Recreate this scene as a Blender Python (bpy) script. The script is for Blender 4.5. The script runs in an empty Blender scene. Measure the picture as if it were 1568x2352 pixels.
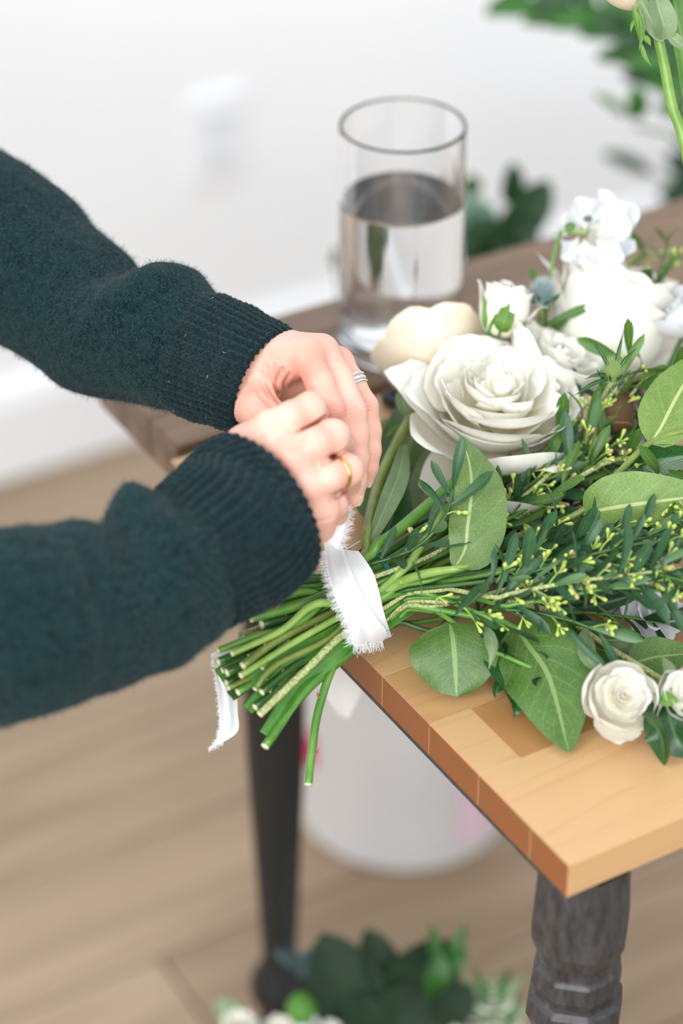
import bpy, math, random
import numpy as np
from mathutils import Vector, Matrix, noise as mnoise
C = bpy.context.scene
COL = C.collection
random.seed(7); RNG = np.random.default_rng(7)

# ------------------------------------------------------------------ camera
FPX, W0, H0 = 5500.0, 1568, 2352
PITCH, YAW = math.radians(34.2), math.radians(30.7)
TZ, CZ = 0.75, 1.55                       # table top height, camera height
cam_d = bpy.data.cameras.new('camera'); cam = bpy.data.objects.new('camera', cam_d); COL.objects.link(cam)
cam.location = (0, 0, CZ); cam.rotation_euler = (math.pi/2 - PITCH, 0, -YAW)
cam_d.sensor_fit = 'VERTICAL'; cam_d.sensor_height = 36.0; cam_d.sensor_width = 24.0
cam_d.lens = 36.0 * FPX / H0
cam_d.clip_start = 0.05
cam_d.dof.use_dof = True; cam_d.dof.focus_distance = 1.298; cam_d.dof.aperture_fstop = 2.8
C.camera = cam

# ------------------------------------------------------------------ light
w = bpy.data.worlds.new('world'); C.world = w; w.use_nodes = True
WALLY0 = 2.236
bg = w.node_tree.nodes['Background']; bg.inputs[0].default_value = (0.88, 0.94, 1.0, 1); bg.inputs[1].default_value = 1.08
def area(name, loc, target, sx, sy, power, col):
    l = bpy.data.lights.new(name, 'AREA'); l.shape = 'RECTANGLE'; l.size = sx; l.size_y = sy
    l.energy = power; l.color = col
    o = bpy.data.objects.new(name, l); COL.objects.link(o); o.location = loc
    o.rotation_euler = (Vector(target) - Vector(loc)).to_track_quat('-Z', 'Y').to_euler()
    return o
# the window the person works beside (behind and left of the camera) and a weaker area lamp at far left
area('window_and_fill_light', (-1.3, -1.9, 2.5), (0.5, 1.2, 0.8), 2.2, 1.8, 84, (1.0, 0.985, 0.97))
area('window_and_fill_light', (-1.9, 2.2, 2.3), (0.6, 1.9, 0.9), 1.2, 1.4, 18, (0.93, 0.97, 1.0))
area('window_and_fill_light', (-1.5, .3, 2.3), (1.0, WALLY0, 1.5), 1.4, 1.4, 38, (0.95, 0.975, 1.0))  # fill lamp added to brighten the back wall, not a known window
C.view_settings.view_transform = 'Standard'; C.view_settings.look = 'None'
C.view_settings.gamma = 1; C.view_settings.use_curve_mapping = False
C.view_settings.exposure = 0.36
C.cycles.use_denoising = True
C.cycles.max_bounces = 12; C.cycles.transmission_bounces = 12; C.cycles.transparent_max_bounces = 8
C.cycles.diffuse_bounces = 4; C.cycles.glossy_bounces = 4
C.cycles.sample_clamp_indirect = 6.0
C.cycles.caustics_reflective = False; C.cycles.caustics_refractive = False

# ------------------------------------------------------------------ geometry helpers
_R = cam.rotation_euler.to_matrix()
_RN = np.array(_R); CAM = np.array([0, 0, CZ])
def ray(u, v):
    d = np.array([(u - W0/2)/FPX, -(v - H0/2)/FPX, -1.0]); return _RN @ d
def D(u, v, depth): return CAM + ray(u, v) * depth                       # a point seen at (u,v), depth metres along the lens axis
def PZ(u, v, z):
    r = ray(u, v); return CAM + r * ((z - CZ)/r[2])                       # a point seen at (u,v) at world height z
def P(u, v, h=0.0): return PZ(u, v, TZ + h)                              # height above the table top
def proj(p):
    q = _RN.T @ (np.asarray(p, float) - CAM); return (W0/2 + FPX*q[0]/-q[2], H0/2 - FPX*q[1]/-q[2], -q[2])
def unit(a):
    a = np.asarray(a, float); n = np.linalg.norm(a); return a/n if n > 1e-12 else a
VIEW_R, VIEW_U, VIEW_F = _RN[:, 0], _RN[:, 1], -_RN[:, 2]                # world vectors: right, up, into the picture

def tag(o, label=None, cat=None, group=None, kind=None):
    if label: o['label'] = label
    if cat: o['category'] = cat
    if group: o['group'] = group
    if kind: o['kind'] = kind
    return o
def empty(name, loc, label=None, cat=None, group=None):
    o = bpy.data.objects.new(name, None); COL.objects.link(o); o.location = Vector(loc); o.empty_display_size = .02
    bpy.context.view_layer.update() if False else None
    return tag(o, label, cat, group)
def wloc(o):
    v = Vector((0, 0, 0))
    while o: v += Vector(o.location); o = o.parent
    return v
def link(name, me, parent=None, origin=None):
    """me has world coordinates; the object keeps them through its own origin"""
    o = bpy.data.objects.new(name, me); COL.objects.link(o)
    base = wloc(parent) if parent else Vector((0, 0, 0))
    if parent: o.parent = parent
    org = Vector(origin) if origin is not None else base
    if org.length > 0:
        me.transform(Matrix.Translation(-org))
    o.location = org - base
    return o
def mesh(name, V, F, mat, parent=None, smooth=True, uv=None, origin=None, mats=None, fm=None):
    me = bpy.data.meshes.new(name)
    V = np.asarray(V, float)
    me.from_pydata(V.tolist(), [], [tuple(int(i) for i in f) for f in F])
    for m in (mats or [mat]): me.materials.append(m)
    if fm is not None: me.polygons.foreach_set('material_index', np.asarray(fm, np.int32))
    if smooth: me.polygons.foreach_set('use_smooth', np.ones(len(me.polygons), bool))
    if uv is not None:
        l = me.uv_layers.new(name='UVMap'); idx = np.empty(len(me.loops), np.int32); me.loops.foreach_get('vertex_index', idx)
        l.data.foreach_set('uv', np.asarray(uv, np.float32)[idx].ravel())
    me.update()
    return link(name, me, parent, origin)
def attr(o, name, vals):
    a = o.data.attributes.new(name, 'FLOAT', 'POINT'); a.data.foreach_set('value', np.asarray(vals, np.float32))
class MB:
    def __init__(s): s.V = []; s.F = []; s.U = []; s.n = 0; s.M = []
    def add(s, V, F, uv=None, m=0):
        V = np.asarray(V, float); s.V.append(V); s.F += [tuple(int(i) + s.n for i in f) for f in F]
        s.U.append(np.zeros((len(V), 2)) if uv is None else np.asarray(uv, float)); s.n += len(V); s.M += [m]*len(F)
        return s
    def build(s, name, mat, parent=None, smooth=True, origin=None, mats=None):
        return mesh(name, np.concatenate(s.V), s.F, mat, parent, smooth, np.concatenate(s.U), origin, mats, s.M if mats else None)
def gridf(n, m, closed_m=False, off=0):
    F = []
    for i in range(n - 1):
        for j in range(m if closed_m else m - 1):
            a = off + i*m + j; b = off + i*m + (j + 1) % m
            F.append((a, b, b + m, a + m))
    return F
def spline(pts, n, ends=True):
    """centripetal-ish Catmull-Rom through pts (any dimension), n samples"""
    p = np.asarray(pts, float)
    if len(p) == 2: t = np.linspace(0, 1, n)[:, None]; return p[0]*(1 - t) + p[1]*t
    q = np.vstack([2*p[0] - p[1], p, 2*p[-1] - p[-2]])
    seg = np.linalg.norm(np.diff(p[:, :3] if p.shape[1] >= 3 else p, axis=0), axis=1) + 1e-9
    s = np.concatenate([[0], np.cumsum(seg)]); x = np.linspace(0, s[-1], n); out = []
    for v in x:
        i = min(max(int(np.searchsorted(s, v, 'right')) - 1, 0), len(p) - 2); t = (v - s[i])/seg[i]
        a, b, c, d = q[i], q[i+1], q[i+2], q[i+3]
        out.append(0.5*((2*b) + (-a + c)*t + (2*a - 5*b + 4*c - d)*t*t + (-a + 3*b - 3*c + d)*t**3))
    return np.array(out)
def frames(p, up=None):
    t = np.gradient(p, axis=0); t /= np.linalg.norm(t, axis=1)[:, None] + 1e-12
    n = np.zeros_like(p); u = np.array(up if up is not None else (0, 0, 1.0))
    if abs(np.dot(u, t[0])) > .95: u = np.array([1.0, 0.1, 0])
    n[0] = unit(u - t[0]*np.dot(u, t[0]))
    for i in range(1, len(p)):
        v = n[i-1] - t[i]*np.dot(n[i-1], t[i]); n[i] = unit(v)
    return t, n, np.cross(t, n)
def tube_data(pts, rad, n=None, seg=8, caps=True, up=None, mod=None, flat=None):
    n = n or max(4, 3*len(pts)); p = spline(pts, n)
    rad = np.atleast_1d(np.asarray(rad, float)); r = np.interp(np.linspace(0, 1, n), np.linspace(0, 1, len(rad)), rad) if len(rad) > 1 else np.full(n, rad[0])
    t, a, b = frames(p, up); ang = np.linspace(0, 2*np.pi, seg, endpoint=False)
    ca, sa = np.cos(ang), np.sin(ang)
    R = r[:, None]*np.ones(seg)[None]
    if mod is not None: R = R*mod(np.linspace(0, 1, n)[:, None], ang[None])
    fl = 1.0 if flat is None else flat
    V = p[:, None] + R[..., None]*(ca[None, :, None]*a[:, None] + fl*sa[None, :, None]*b[:, None])
    V = V.reshape(-1, 3); uv = np.stack(np.meshgrid(np.linspace(0, 1, n), ang/(2*np.pi), indexing='ij'), -1).reshape(-1, 2)
    F = gridf(n, seg, True)
    if caps:
        V = np.vstack([V, p[:1], p[-1:]]); uv = np.vstack([uv, [[0, 0]], [[1, 0]]]); k = n*seg
        for j in range(seg):
            F.append((k, (j + 1) % seg, j)); F.append((k + 1, (n - 1)*seg + j, (n - 1)*seg + (j + 1) % seg))
    return V, F, uv
def tube(name, pts, rad, mat, parent=None, **k):
    V, F, uv = tube_data(pts, rad, **k); return mesh(name, V, F, mat, parent, True, uv)
def lathe_data(prof, seg=48, c=(0, 0, 0), rot=0.0):
    prof = np.asarray(prof, float); ang = np.linspace(0, 2*np.pi, seg, endpoint=False) + rot
    V = np.stack([prof[:, 0, None]*np.cos(ang), prof[:, 0, None]*np.sin(ang), prof[:, 1, None]*np.ones(seg)], -1).reshape(-1, 3) + np.array(c)
    F = gridf(len(prof), seg, True)
    F = [f[::-1] for f in F] if prof[0, 1] > prof[-1, 1] else F
    return V, F
def box_data(x0, x1, y0, y1, z0, z1, bev=0.0):
    if bev <= 0:
        V = [(x, y, z) for x in (x0, x1) for y in (y0, y1) for z in (z0, z1)]
        return V, [(0, 1, 3, 2), (4, 6, 7, 5), (0, 4, 5, 1), (2, 3, 7, 6), (0, 2, 6, 4), (1, 5, 7, 3)]
    b = bev; V = []; idx = {}
    for ix, x in enumerate((x0, x1)):
        for iy, y in enumerate((y0, y1)):
            for iz, z in enumerate((z0, z1)):
                sx, sy, sz = (1 - 2*ix), (1 - 2*iy), (1 - 2*iz)
                for a in range(3):
                    idx[(ix, iy, iz, a)] = len(V)
                    V.append((x + sx*b*(a != 0), y + sy*b*(a != 1), z + sz*b*(a != 2)))
    F = []
    for i in (0, 1):
        f = [idx[(i, j, k, 0)] for j, k in ((0, 0), (0, 1), (1, 1), (1, 0))]; F.append(f if i == 0 else f[::-1])
        f = [idx[(j, i, k, 1)] for j, k in ((0, 0), (1, 0), (1, 1), (0, 1))]; F.append(f if i == 0 else f[::-1])
        f = [idx[(j, k, i, 2)] for j, k in ((0, 0), (0, 1), (1, 1), (1, 0))]; F.append(f if i == 0 else f[::-1])
    for i in (0, 1):
        for j in (0, 1):
            s = 1 if i == j else -1
            for (A, B, mk) in ((0, 1, lambda q: (i, j, q)), (1, 2, lambda q: (q, i, j)), (0, 2, lambda q: (i, q, j))):
                f = [idx[mk(0) + (A,)], idx[mk(0) + (B,)], idx[mk(1) + (B,)], idx[mk(1) + (A,)]]
                F.append(f)
            for k in (0, 1): F.append([idx[(i, j, k, 0)], idx[(i, j, k, 1)], idx[(i, j, k, 2)]])
    return V, F
def fixn(o):
    import bmesh
    bm = bmesh.new(); bm.from_mesh(o.data); bmesh.ops.remove_doubles(bm, verts=bm.verts, dist=1e-6); bmesh.ops.recalc_face_normals(bm, faces=bm.faces); bm.to_mesh(o.data); bm.free(); return o

# ------------------------------------------------------------------ materials
def srgb(r, g, b):
    f = lambda c: (c/255/12.92) if c/255 <= .04045 else ((c/255 + .055)/1.055)**2.4
    return (f(r), f(g), f(b), 1)
class NT:
    def __init__(s, name):
        s.m = bpy.data.materials.new(name); s.m.use_nodes = True; s.t = s.m.node_tree; s.b = s.t.nodes['Principled BSDF']
        s.out = s.t.nodes['Material Output']
    def n(s, typ, **k):
        o = s.t.nodes.new(typ)
        for a, v in k.items():
            if a.startswith('i_'):
                key = a[2:]; o.inputs[int(key) if key.isdigit() else key.replace('_', ' ')].default_value = v
            else: setattr(o, a, v)
        return o
    def l(s, a, b): s.t.links.new(a, b)
    def ramp(s, fac, stops, interp='LINEAR'):
        r = s.n('ShaderNodeValToRGB'); r.color_ramp.interpolation = interp; e = r.color_ramp.elements
        while len(e) < len(stops): e.new(.5)
        for i, (p, c) in enumerate(stops): e[i].position = p; e[i].color = c
        s.l(fac, r.inputs[0]); return r.outputs[0]
    def noise(s, scale, detail=3, rough=.5, vec=None, dist=0):
        o = s.n('ShaderNodeTexNoise'); o.inputs['Scale'].default_value = scale; o.inputs['Detail'].default_value = detail
        o.inputs['Roughness'].default_value = rough; o.inputs['Distortion'].default_value = dist
        if vec is not None: s.l(vec, o.inputs['Vector'])
        return o.outputs['Fac']
    def coord(s, scale=(1, 1, 1), kind='Object', rot=(0, 0, 0)):
        c = s.n('ShaderNodeTexCoord'); m = s.n('ShaderNodeMapping'); m.inputs['Scale'].default_value = scale; m.inputs['Rotation'].default_value = rot
        s.l(c.outputs[kind], m.inputs[0]); return m.outputs[0]
    def math(s, op, a, b=None, c=None, clamp=False):
        o = s.n('ShaderNodeMath', operation=op); o.use_clamp = clamp
        for i, x in enumerate((a, b, c)):
            if x is None: continue
            if isinstance(x, (int, float)): o.inputs[i].default_value = x
            else: s.l(x, o.inputs[i])
        return o.outputs[0]
    def mix(s, fac, a, b, blend='MIX'):
        o = s.n('ShaderNodeMix', data_type='RGBA', blend_type=blend)
        for i, x in ((0, fac), (6, a), (7, b)):
            if isinstance(x, (int, float)): o.inputs[i].default_value = x
            elif isinstance(x, tuple): o.inputs[i].default_value = x
            else: s.l(x, o.inputs[i])
        return o.outputs[2]
    def bump(s, h, strength=.3, dist=.001):
        o = s.n('ShaderNodeBump'); o.inputs['Strength'].default_value = strength; o.inputs['Distance'].default_value = dist
        s.l(h, o.inputs['Height']); s.l(o.outputs[0], s.b.inputs['Normal']); return o.outputs[0]
    def set(s, **k):
        for a, v in k.items():
            i = s.b.inputs[a.replace('_', ' ')]
            if hasattr(v, 'links') or isinstance(v, bpy.types.NodeSocket): s.l(v, i)
            else: i.default_value = v
        return s
def simple(name, col, rough=.6, **k):
    t = NT(name); t.set(Base_Color=col, Roughness=rough, **k); return t.m
M = {}
def mat_wall():
    t = NT('wall_paint'); n = t.noise(60, 4, .6, t.coord()); t.set(Base_Color=srgb(250, 250, 251), Roughness=.75); t.bump(n, .08, .002); return t.m
def mat_plank():
    t = NT('floor_planks'); v = t.coord((1.2, 14, 1)); info = t.n('ShaderNodeObjectInfo')
    add = t.n('ShaderNodeVectorMath', operation='ADD'); t.l(v, add.inputs[0]); cmb = t.n('ShaderNodeCombineXYZ'); 
    t.l(t.math('MULTIPLY', info.outputs['Random'], 37.0), cmb.inputs[0]); t.l(t.math('MULTIPLY', info.outputs['Random'], 11.0), cmb.inputs[1]); t.l(cmb.outputs[0], add.inputs[1])
    n1 = t.noise(2.2, 5, .6, add.outputs[0], .6); n2 = t.noise(9, 4, .6, add.outputs[0])
    c = t.ramp(n1, [(.30, srgb(116, 97, 76)), (.5, srgb(146, 125, 100)), (.72, srgb(168, 148, 124))])
    c = t.mix(t.math('MULTIPLY', n2, .35), c, srgb(146, 118, 88))
    c = t.mix(.22, c, t.ramp(info.outputs['Random'], [(0, srgb(132, 112, 88)), (1, srgb(196, 172, 146))]))
    t.set(Base_Color=c, Roughness=.45); t.bump(n2, .15, .001); return t.m
def mat_butcher(name, end=False, dark=False):
    t = NT(name); info = t.n('ShaderNodeObjectInfo')
    v = t.coord((1.6, 22, 22) if not end else (40, 40, 40)); add = t.n('ShaderNodeVectorMath', operation='ADD'); t.l(v, add.inputs[0])
    cmb = t.n('ShaderNodeCombineXYZ')
    for i, k in enumerate((13.0, 57.0, 29.0)): t.l(t.math('MULTIPLY', info.outputs['Random'], k), cmb.inputs[i])
    t.l(cmb.outputs[0], add.inputs[1])
    n1 = t.noise(.55, 2, .5, add.outputs[0], .9)
    rings = t.math('FRACT', t.math('MULTIPLY', n1, 15.0)); rings = t.ramp(rings, [(0, (0, 0, 0, 1)), (.72, (.15, .15, .15, 1)), (.93, (1, 1, 1, 1)), (1, (.1, .1, .1, 1))])
    fine = t.noise(7, 4, .7, add.outputs[0])
    if end: c = t.mix(t.math('MULTIPLY', fine, .5), srgb(136, 78, 36), srgb(98, 52, 24))
    else:
        c = t.mix(t.math('MULTIPLY', rings, .42), srgb(190, 152, 106), srgb(150, 106, 62))
        c = t.mix(t.math('MULTIPLY', fine, .35), c, srgb(174, 132, 86))
        tone = t.ramp(info.outputs['Random'], [(0, srgb(170, 124, 76)), (.35, srgb(194, 156, 112)), (1, srgb(204, 170, 128))])
        c = t.mix(.42, c, tone)
        if dark: c = t.mix(1.0, c, (.74, .62, .50, 1), 'MULTIPLY')
    t.set(Base_Color=c, Roughness=.36, Coat_Weight=.25, Coat_Roughness=.25); t.bump(fine, .06, .0006); return t.m
def mat_brown():
    t = NT('stained_brown_wood'); v = t.coord((2, 20, 20)); n1 = t.noise(3, 5, .6, v, .4)
    c = t.ramp(n1, [(.3, srgb(82, 62, 48)), (.55, srgb(118, 92, 70)), (.75, srgb(142, 112, 86))]); t.set(Base_Color=c, Roughness=.42); t.bump(n1, .1, .001); return t.m
def mat_black():
    t = NT('distressed_black_paint'); v = t.coord((30, 30, 9)); n1 = t.noise(6, 5, .7, v); n2 = t.noise(1.1, 4, .7, v)
    c = t.ramp(n1, [(.35, srgb(34, 33, 34)), (.6, srgb(58, 57, 58)), (.8, srgb(84, 82, 80))])
    c = t.mix(t.ramp(n2, [(.62, (0, 0, 0, 1)), (.72, (1, 1, 1, 1))]), c, srgb(92, 62, 46)); t.set(Base_Color=c, Roughness=.42); t.bump(n1, .25, .0012); return t.m
M['wall'] = mat_wall(); M['plank'] = mat_plank(); M['butcher'] = mat_butcher('butcher_block_maple'); M['butcher_end'] = mat_butcher('butcher_block_end_grain', True)
M['butcher_dark'] = mat_butcher('butcher_block_dark', False, True); M['brown'] = mat_brown(); M['black'] = mat_black()
M['trim'] = simple('white_trim_paint', srgb(246, 246, 248), .4)
M['plastic'] = simple('white_plastic', srgb(232, 235, 241), .35)
M['grout'] = simple('floor_base', srgb(120, 104, 88), .8)

# ------------------------------------------------------------------ setting
fl_far = PZ(0, 1090, 0); fl_b = PZ(330, 985, 0)
WALL_Y = float((fl_far[1] + fl_b[1])/2)
o = mesh('floor', [(-9, -9, -.012), (10, -9, -.012), (10, WALL_Y, -.012), (-9, WALL_Y, -.012)], [(0, 1, 2, 3)], M['grout'], smooth=False); tag(o, kind='structure')
FLOOR = o
def floor_planks():
    pw, pl = .152, 1.22; rnd = random.Random(3); j = 0; y = -1.0
    me = None
    V, F = box_data(0, pl - .003, 0, pw - .003, -.012, 0, .0012)
    while y < WALL_Y:
        x = -1.6 + rnd.random()*-1.2
        while x < 5.0:
            if me is None:
                p = mesh('plank', V, F, M['plank'], FLOOR, False); fixn(p); me = p.data
            else:
                p = bpy.data.objects.new('plank', me); COL.objects.link(p); p.parent = FLOOR
            p.location = (x, y, 0); x += pl
        y += pw; j += 1
floor_planks()
V, F = box_data(-9, 10, WALL_Y, WALL_Y + .1, 0, 2.7); tag(fixn(mesh('wall_back', V, F, M['wall'], smooth=False)), kind='structure')
mb = MB()
prof = [(0, 0), (.016, 0), (.016, .098), (.012, .108), (.012, .114), (.004, .122), (0, .122)]
Vb = [(x, WALL_Y - a, b) for x in (-9, 10) for a, b in prof]; n = len(prof)
mb.add(Vb, [(i, i + 1, i + 1 + n, i + n) for i in range(n - 1)]); tag(fixn(mb.build('baseboard_back', M['trim'], smooth=False)), kind='structure')
# blank-looking wall plate with a double socket, far out of focus
def wall_hit(u, v):
    r = ray(u, v); return CAM + r*((WALL_Y - CAM[1])/r[1])
a, b = wall_hit(452, 235), wall_hit(540, 400)
cx, cz = (a[0] + b[0])/2, (a[2] + b[2])/2
so = empty('wall_socket', (cx, WALL_Y, cz), 'white double wall socket plate on the bright white wall, upper left', 'socket')
V, F = box_data(cx - .036, cx + .036, WALL_Y - .006, WALL_Y, cz - .058, cz + .058, .002); fixn(mesh('cover_plate', V, F, M['trim'], so, False))
for dz in (-.02, .02):
    V, F = box_data(cx - .017, cx + .017, WALL_Y - .0085, WALL_Y - .006, cz + dz - .014, cz + dz + .014, .001); fc = fixn(mesh('socket_face', V, F, M['plastic'], so, False))
    for dx in (-.006, .006):
        V, F = box_data(cx + dx - .001, cx + dx + .001, WALL_Y - .0088, WALL_Y - .0084, cz + dz - .005, cz + dz + .004); mesh('slot', V, F, simple('slot_dark', srgb(170, 170, 174)), fc, False)

# ------------------------------------------------------------------ maple work table in front
TX0 = float(np.mean([P(820, 1500)[0], P(1310, 1988)[0]])); TY0 = float(P(1310, 1988)[1])
TY1 = float(P(880, 905)[1]) ; TX1 = TX0 + 1.5
print('TABLE', TX0, TY0, TY1, 'brown left', P(310, 930)[0], P(440, 1060)[0], 'far', P(640, 715)[1], P(1568, 460)[1], 'wall', WALL_Y)
TH = .021
wt = empty('work_table', ((TX0 + TX1)/2, (TY0 + TY1)/2, 0), 'light maple butcher-block work table on black turned legs, under the bouquet', 'table')
def staves():
    rnd = random.Random(21); ya, yb = float(P(1135, 1765)[1]), float(P(1047, 1640)[1]); sw = yb - ya
    ys = [yb]
    while ys[-1] < TY1 - sw*.4: ys.append(ys[-1] + sw)
    ys[-1] = TY1; lo = [ya]
    while lo[0] > TY0 + sw*.4: lo.insert(0, lo[0] - sw)
    lo[0] = TY0; ys = lo + ys; jb = len(lo) - 1
    for j in range(len(ys) - 1):
        x = TX0; k = 0
        while x < TX1 - .01:
            L = (.026 if j == jb else (.42, .60, .35, .5)[j % 4]) if k == 0 else (.14 if (j == jb and k == 1) else rnd.uniform(.25, .5)); x1 = min(TX1, x + L); x1 = TX1 if TX1 - x1 < .05 else x1
            V, F = box_data(x, x1, ys[j], ys[j + 1], TZ - TH, TZ, .00022)
            m = M['butcher_dark'] if (j == jb and k == 1) else M['butcher']
            o = mesh('stave', V, F, None, wt, False, mats=[m, M['butcher_end']], fm=[0]*len(F), origin=((x + x1)/2, (ys[j] + ys[j + 1])/2, TZ)); fixn(o)
            nx = [abs(p.normal.x) > .9 for p in o.data.polygons]; o.data.polygons.foreach_set('material_index', np.array(nx, np.int32))
            x = x1; k += 1
staves()
BY0 = TY1 + .012
# thin dark sub-frame under the top
V, F = box_data(TX0 + .0015, TX1 - .03, TY0 + .012, TY1 - .004, TZ - TH - .005, TZ - TH, 0); mesh('sub_top', V, F, M['black'], wt, False)
apz0, apz1 = TZ - TH - .07, TZ - TH - .006
LEGC = PZ(1338, 2045, TZ - .05)
ix, iy = LEGC[0] - TX0, LEGC[1] - TY0
def front_leg(cx, cy):
    px = .000232
    pr = [(.0245, TZ - TH - .004), (.0255, .70), (.0265, .683), (.0262, .672), (.0215, .658), (.0215, .653), (.0238, .650), (.0250, .640), (.0228, .634), (.0228, .631), (.0262, .628), (.0268, .617), (.0232, .608), (.0225, .60), (.0245, .54), (.0245, .46), (.0185, .22), (.0175, .185), (.024, .17), (.024, .155), (.016, .14), (.020, .06), (.017, .0), (.0, .0)]
    V, F = lathe_data(pr, 8, (cx, cy, 0), math.radians(22.5 + 3)); o = fixn(mesh('leg', V, F, M['black'], wt, False))
    o.modifiers.new('bevel', 'BEVEL').width = .0012; o.modifiers['bevel'].segments = 2; return o
for sx in (0, 1): front_leg(TX1 - ix if sx else TX0 + ix, TY0 + iy)
for X_ in (TX0 + .52, TX1 - ix): front_leg(X_, TY1 - .06)

# ------------------------------------------------------------------ brown table behind
BX0 = float(np.mean([P(310, 930)[0], P(440, 1060)[0]])); BY1 = float(np.mean([P(640, 715)[1], P(1568, 460)[1]])); BX1 = BX0 + 1.9
bt = empty('dining_table', ((BX0 + BX1)/2, (BY0 + BY1)/2, 0), 'brown stained wooden table behind the maple one, carrying the water vase', 'table')
nb = 3
for j in range(nb):
    y0, y1 = BY0 + (BY1 - BY0)*j/nb, BY0 + (BY1 - BY0)*(j + 1)/nb
    V, F = box_data(BX0, BX1, y0, y1, TZ - .03, TZ, .0012); fixn(mesh('plank', V, F, M['brown'], bt, False, origin=(0, (y0+y1)/2, TZ)))
LEG2 = PZ(632, 1700, .43*0 + CZ - 1.35*math.tan(math.radians(39.6)))
print('LEG2', LEG2, 'BX', BX0, BY0, BY1)
M['black2'] = simple('near_black_paint', srgb(16, 16, 17), .5)
def tapered_leg(cx, cy):
    pr = [(.026, TZ - .03), (.027, .62), (.022, .60), (.027, .58), (.0215, .56), (.0225, .50), (.0215, .42), (.0135, .225), (.0135, .21), (.0225, .195), (.024, .18), (.018, .165), (.0155, .15), (.019, .09), (.017, .0), (0, 0)]
    V, F = lathe_data(pr, 32, (cx, cy, 0)); return fixn(mesh('leg', V, F, M['black2'], bt))
lx, ly = LEG2[0], LEG2[1]
for X in (lx, BX1 - (lx - BX0)):
    tapered_leg(X, ly)
V, F = box_data(lx, BX1 - (lx - BX0), ly - .009, ly + .009, TZ - .07, TZ - .03, .001); fixn(mesh('apron', V, F, M['black'], bt, False))

# ------------------------------------------------------------------ bucket
bc = PZ(932, 2010, 0); dirf = unit([VIEW_F[0], VIEW_F[1], 0]); BR = .104
bcen = bc + dirf*BR; bcen[2] = 0
bk = empty('plastic_bucket', bcen, 'white plastic bucket on the wood floor under the maple table', 'bucket')
def bucket_mat():
    t = NT('bucket_plastic'); t.set(Base_Color=srgb(246, 248, 252), Roughness=.4, Subsurface_Weight=.0); return t.m
mbk = bucket_mat(); BH = .34
pr = [(.001, .004), (BR - .012, .004), (BR - .006, 0), (BR, .006), (BR + .016, BH - .05), (BR + .021, BH - .048), (BR + .021, BH - .04), (BR + .017, BH - .038), (BR + .018, BH - .006), (BR + .022, BH), (BR + .016, BH + .001), (BR + .014, BH - .006), (BR - .003, .009), (.001, .009)]
V, F = lathe_data(pr, 64, bcen); fixn(mesh('body', V, F, mbk, bk))
vb = dirf*-1; a0 = math.atan2(vb[1], vb[0])
def bucket_label(name, a1, a2, z0, z1, col):
    A = np.linspace(a0 + a1, a0 + a2, 14); V = []
    for z in (z0, z1):
        r = BR + .016*z/(BH - .05) + .0012
        for A_ in A: V.append((bcen[0] + r*math.cos(A_), bcen[1] + r*math.sin(A_), z))
    return mesh(name, V, gridf(2, 14), simple(name, col, .4), bk)
bucket_label('label', math.radians(26), math.radians(62), .03, .12, srgb(230, 200, 216))
bucket_label('sticker', math.radians(-84), math.radians(-50), .10, .14, srgb(220, 20, 110))
hp = [bcen + np.array([math.cos(a)*(BR + .02), math.sin(a)*(BR + .02), BH - .03 - .10*math.sin(t)]) for t, a in ((s*math.pi, a0 + 1.2 + s*math.pi) for s in np.linspace(0, 1, 13))]
tube('handle', hp, .002, simple('wire', srgb(150, 152, 156), .3, Metallic=1.0), bk, n=40, seg=6)
print('bucket ok')

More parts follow.
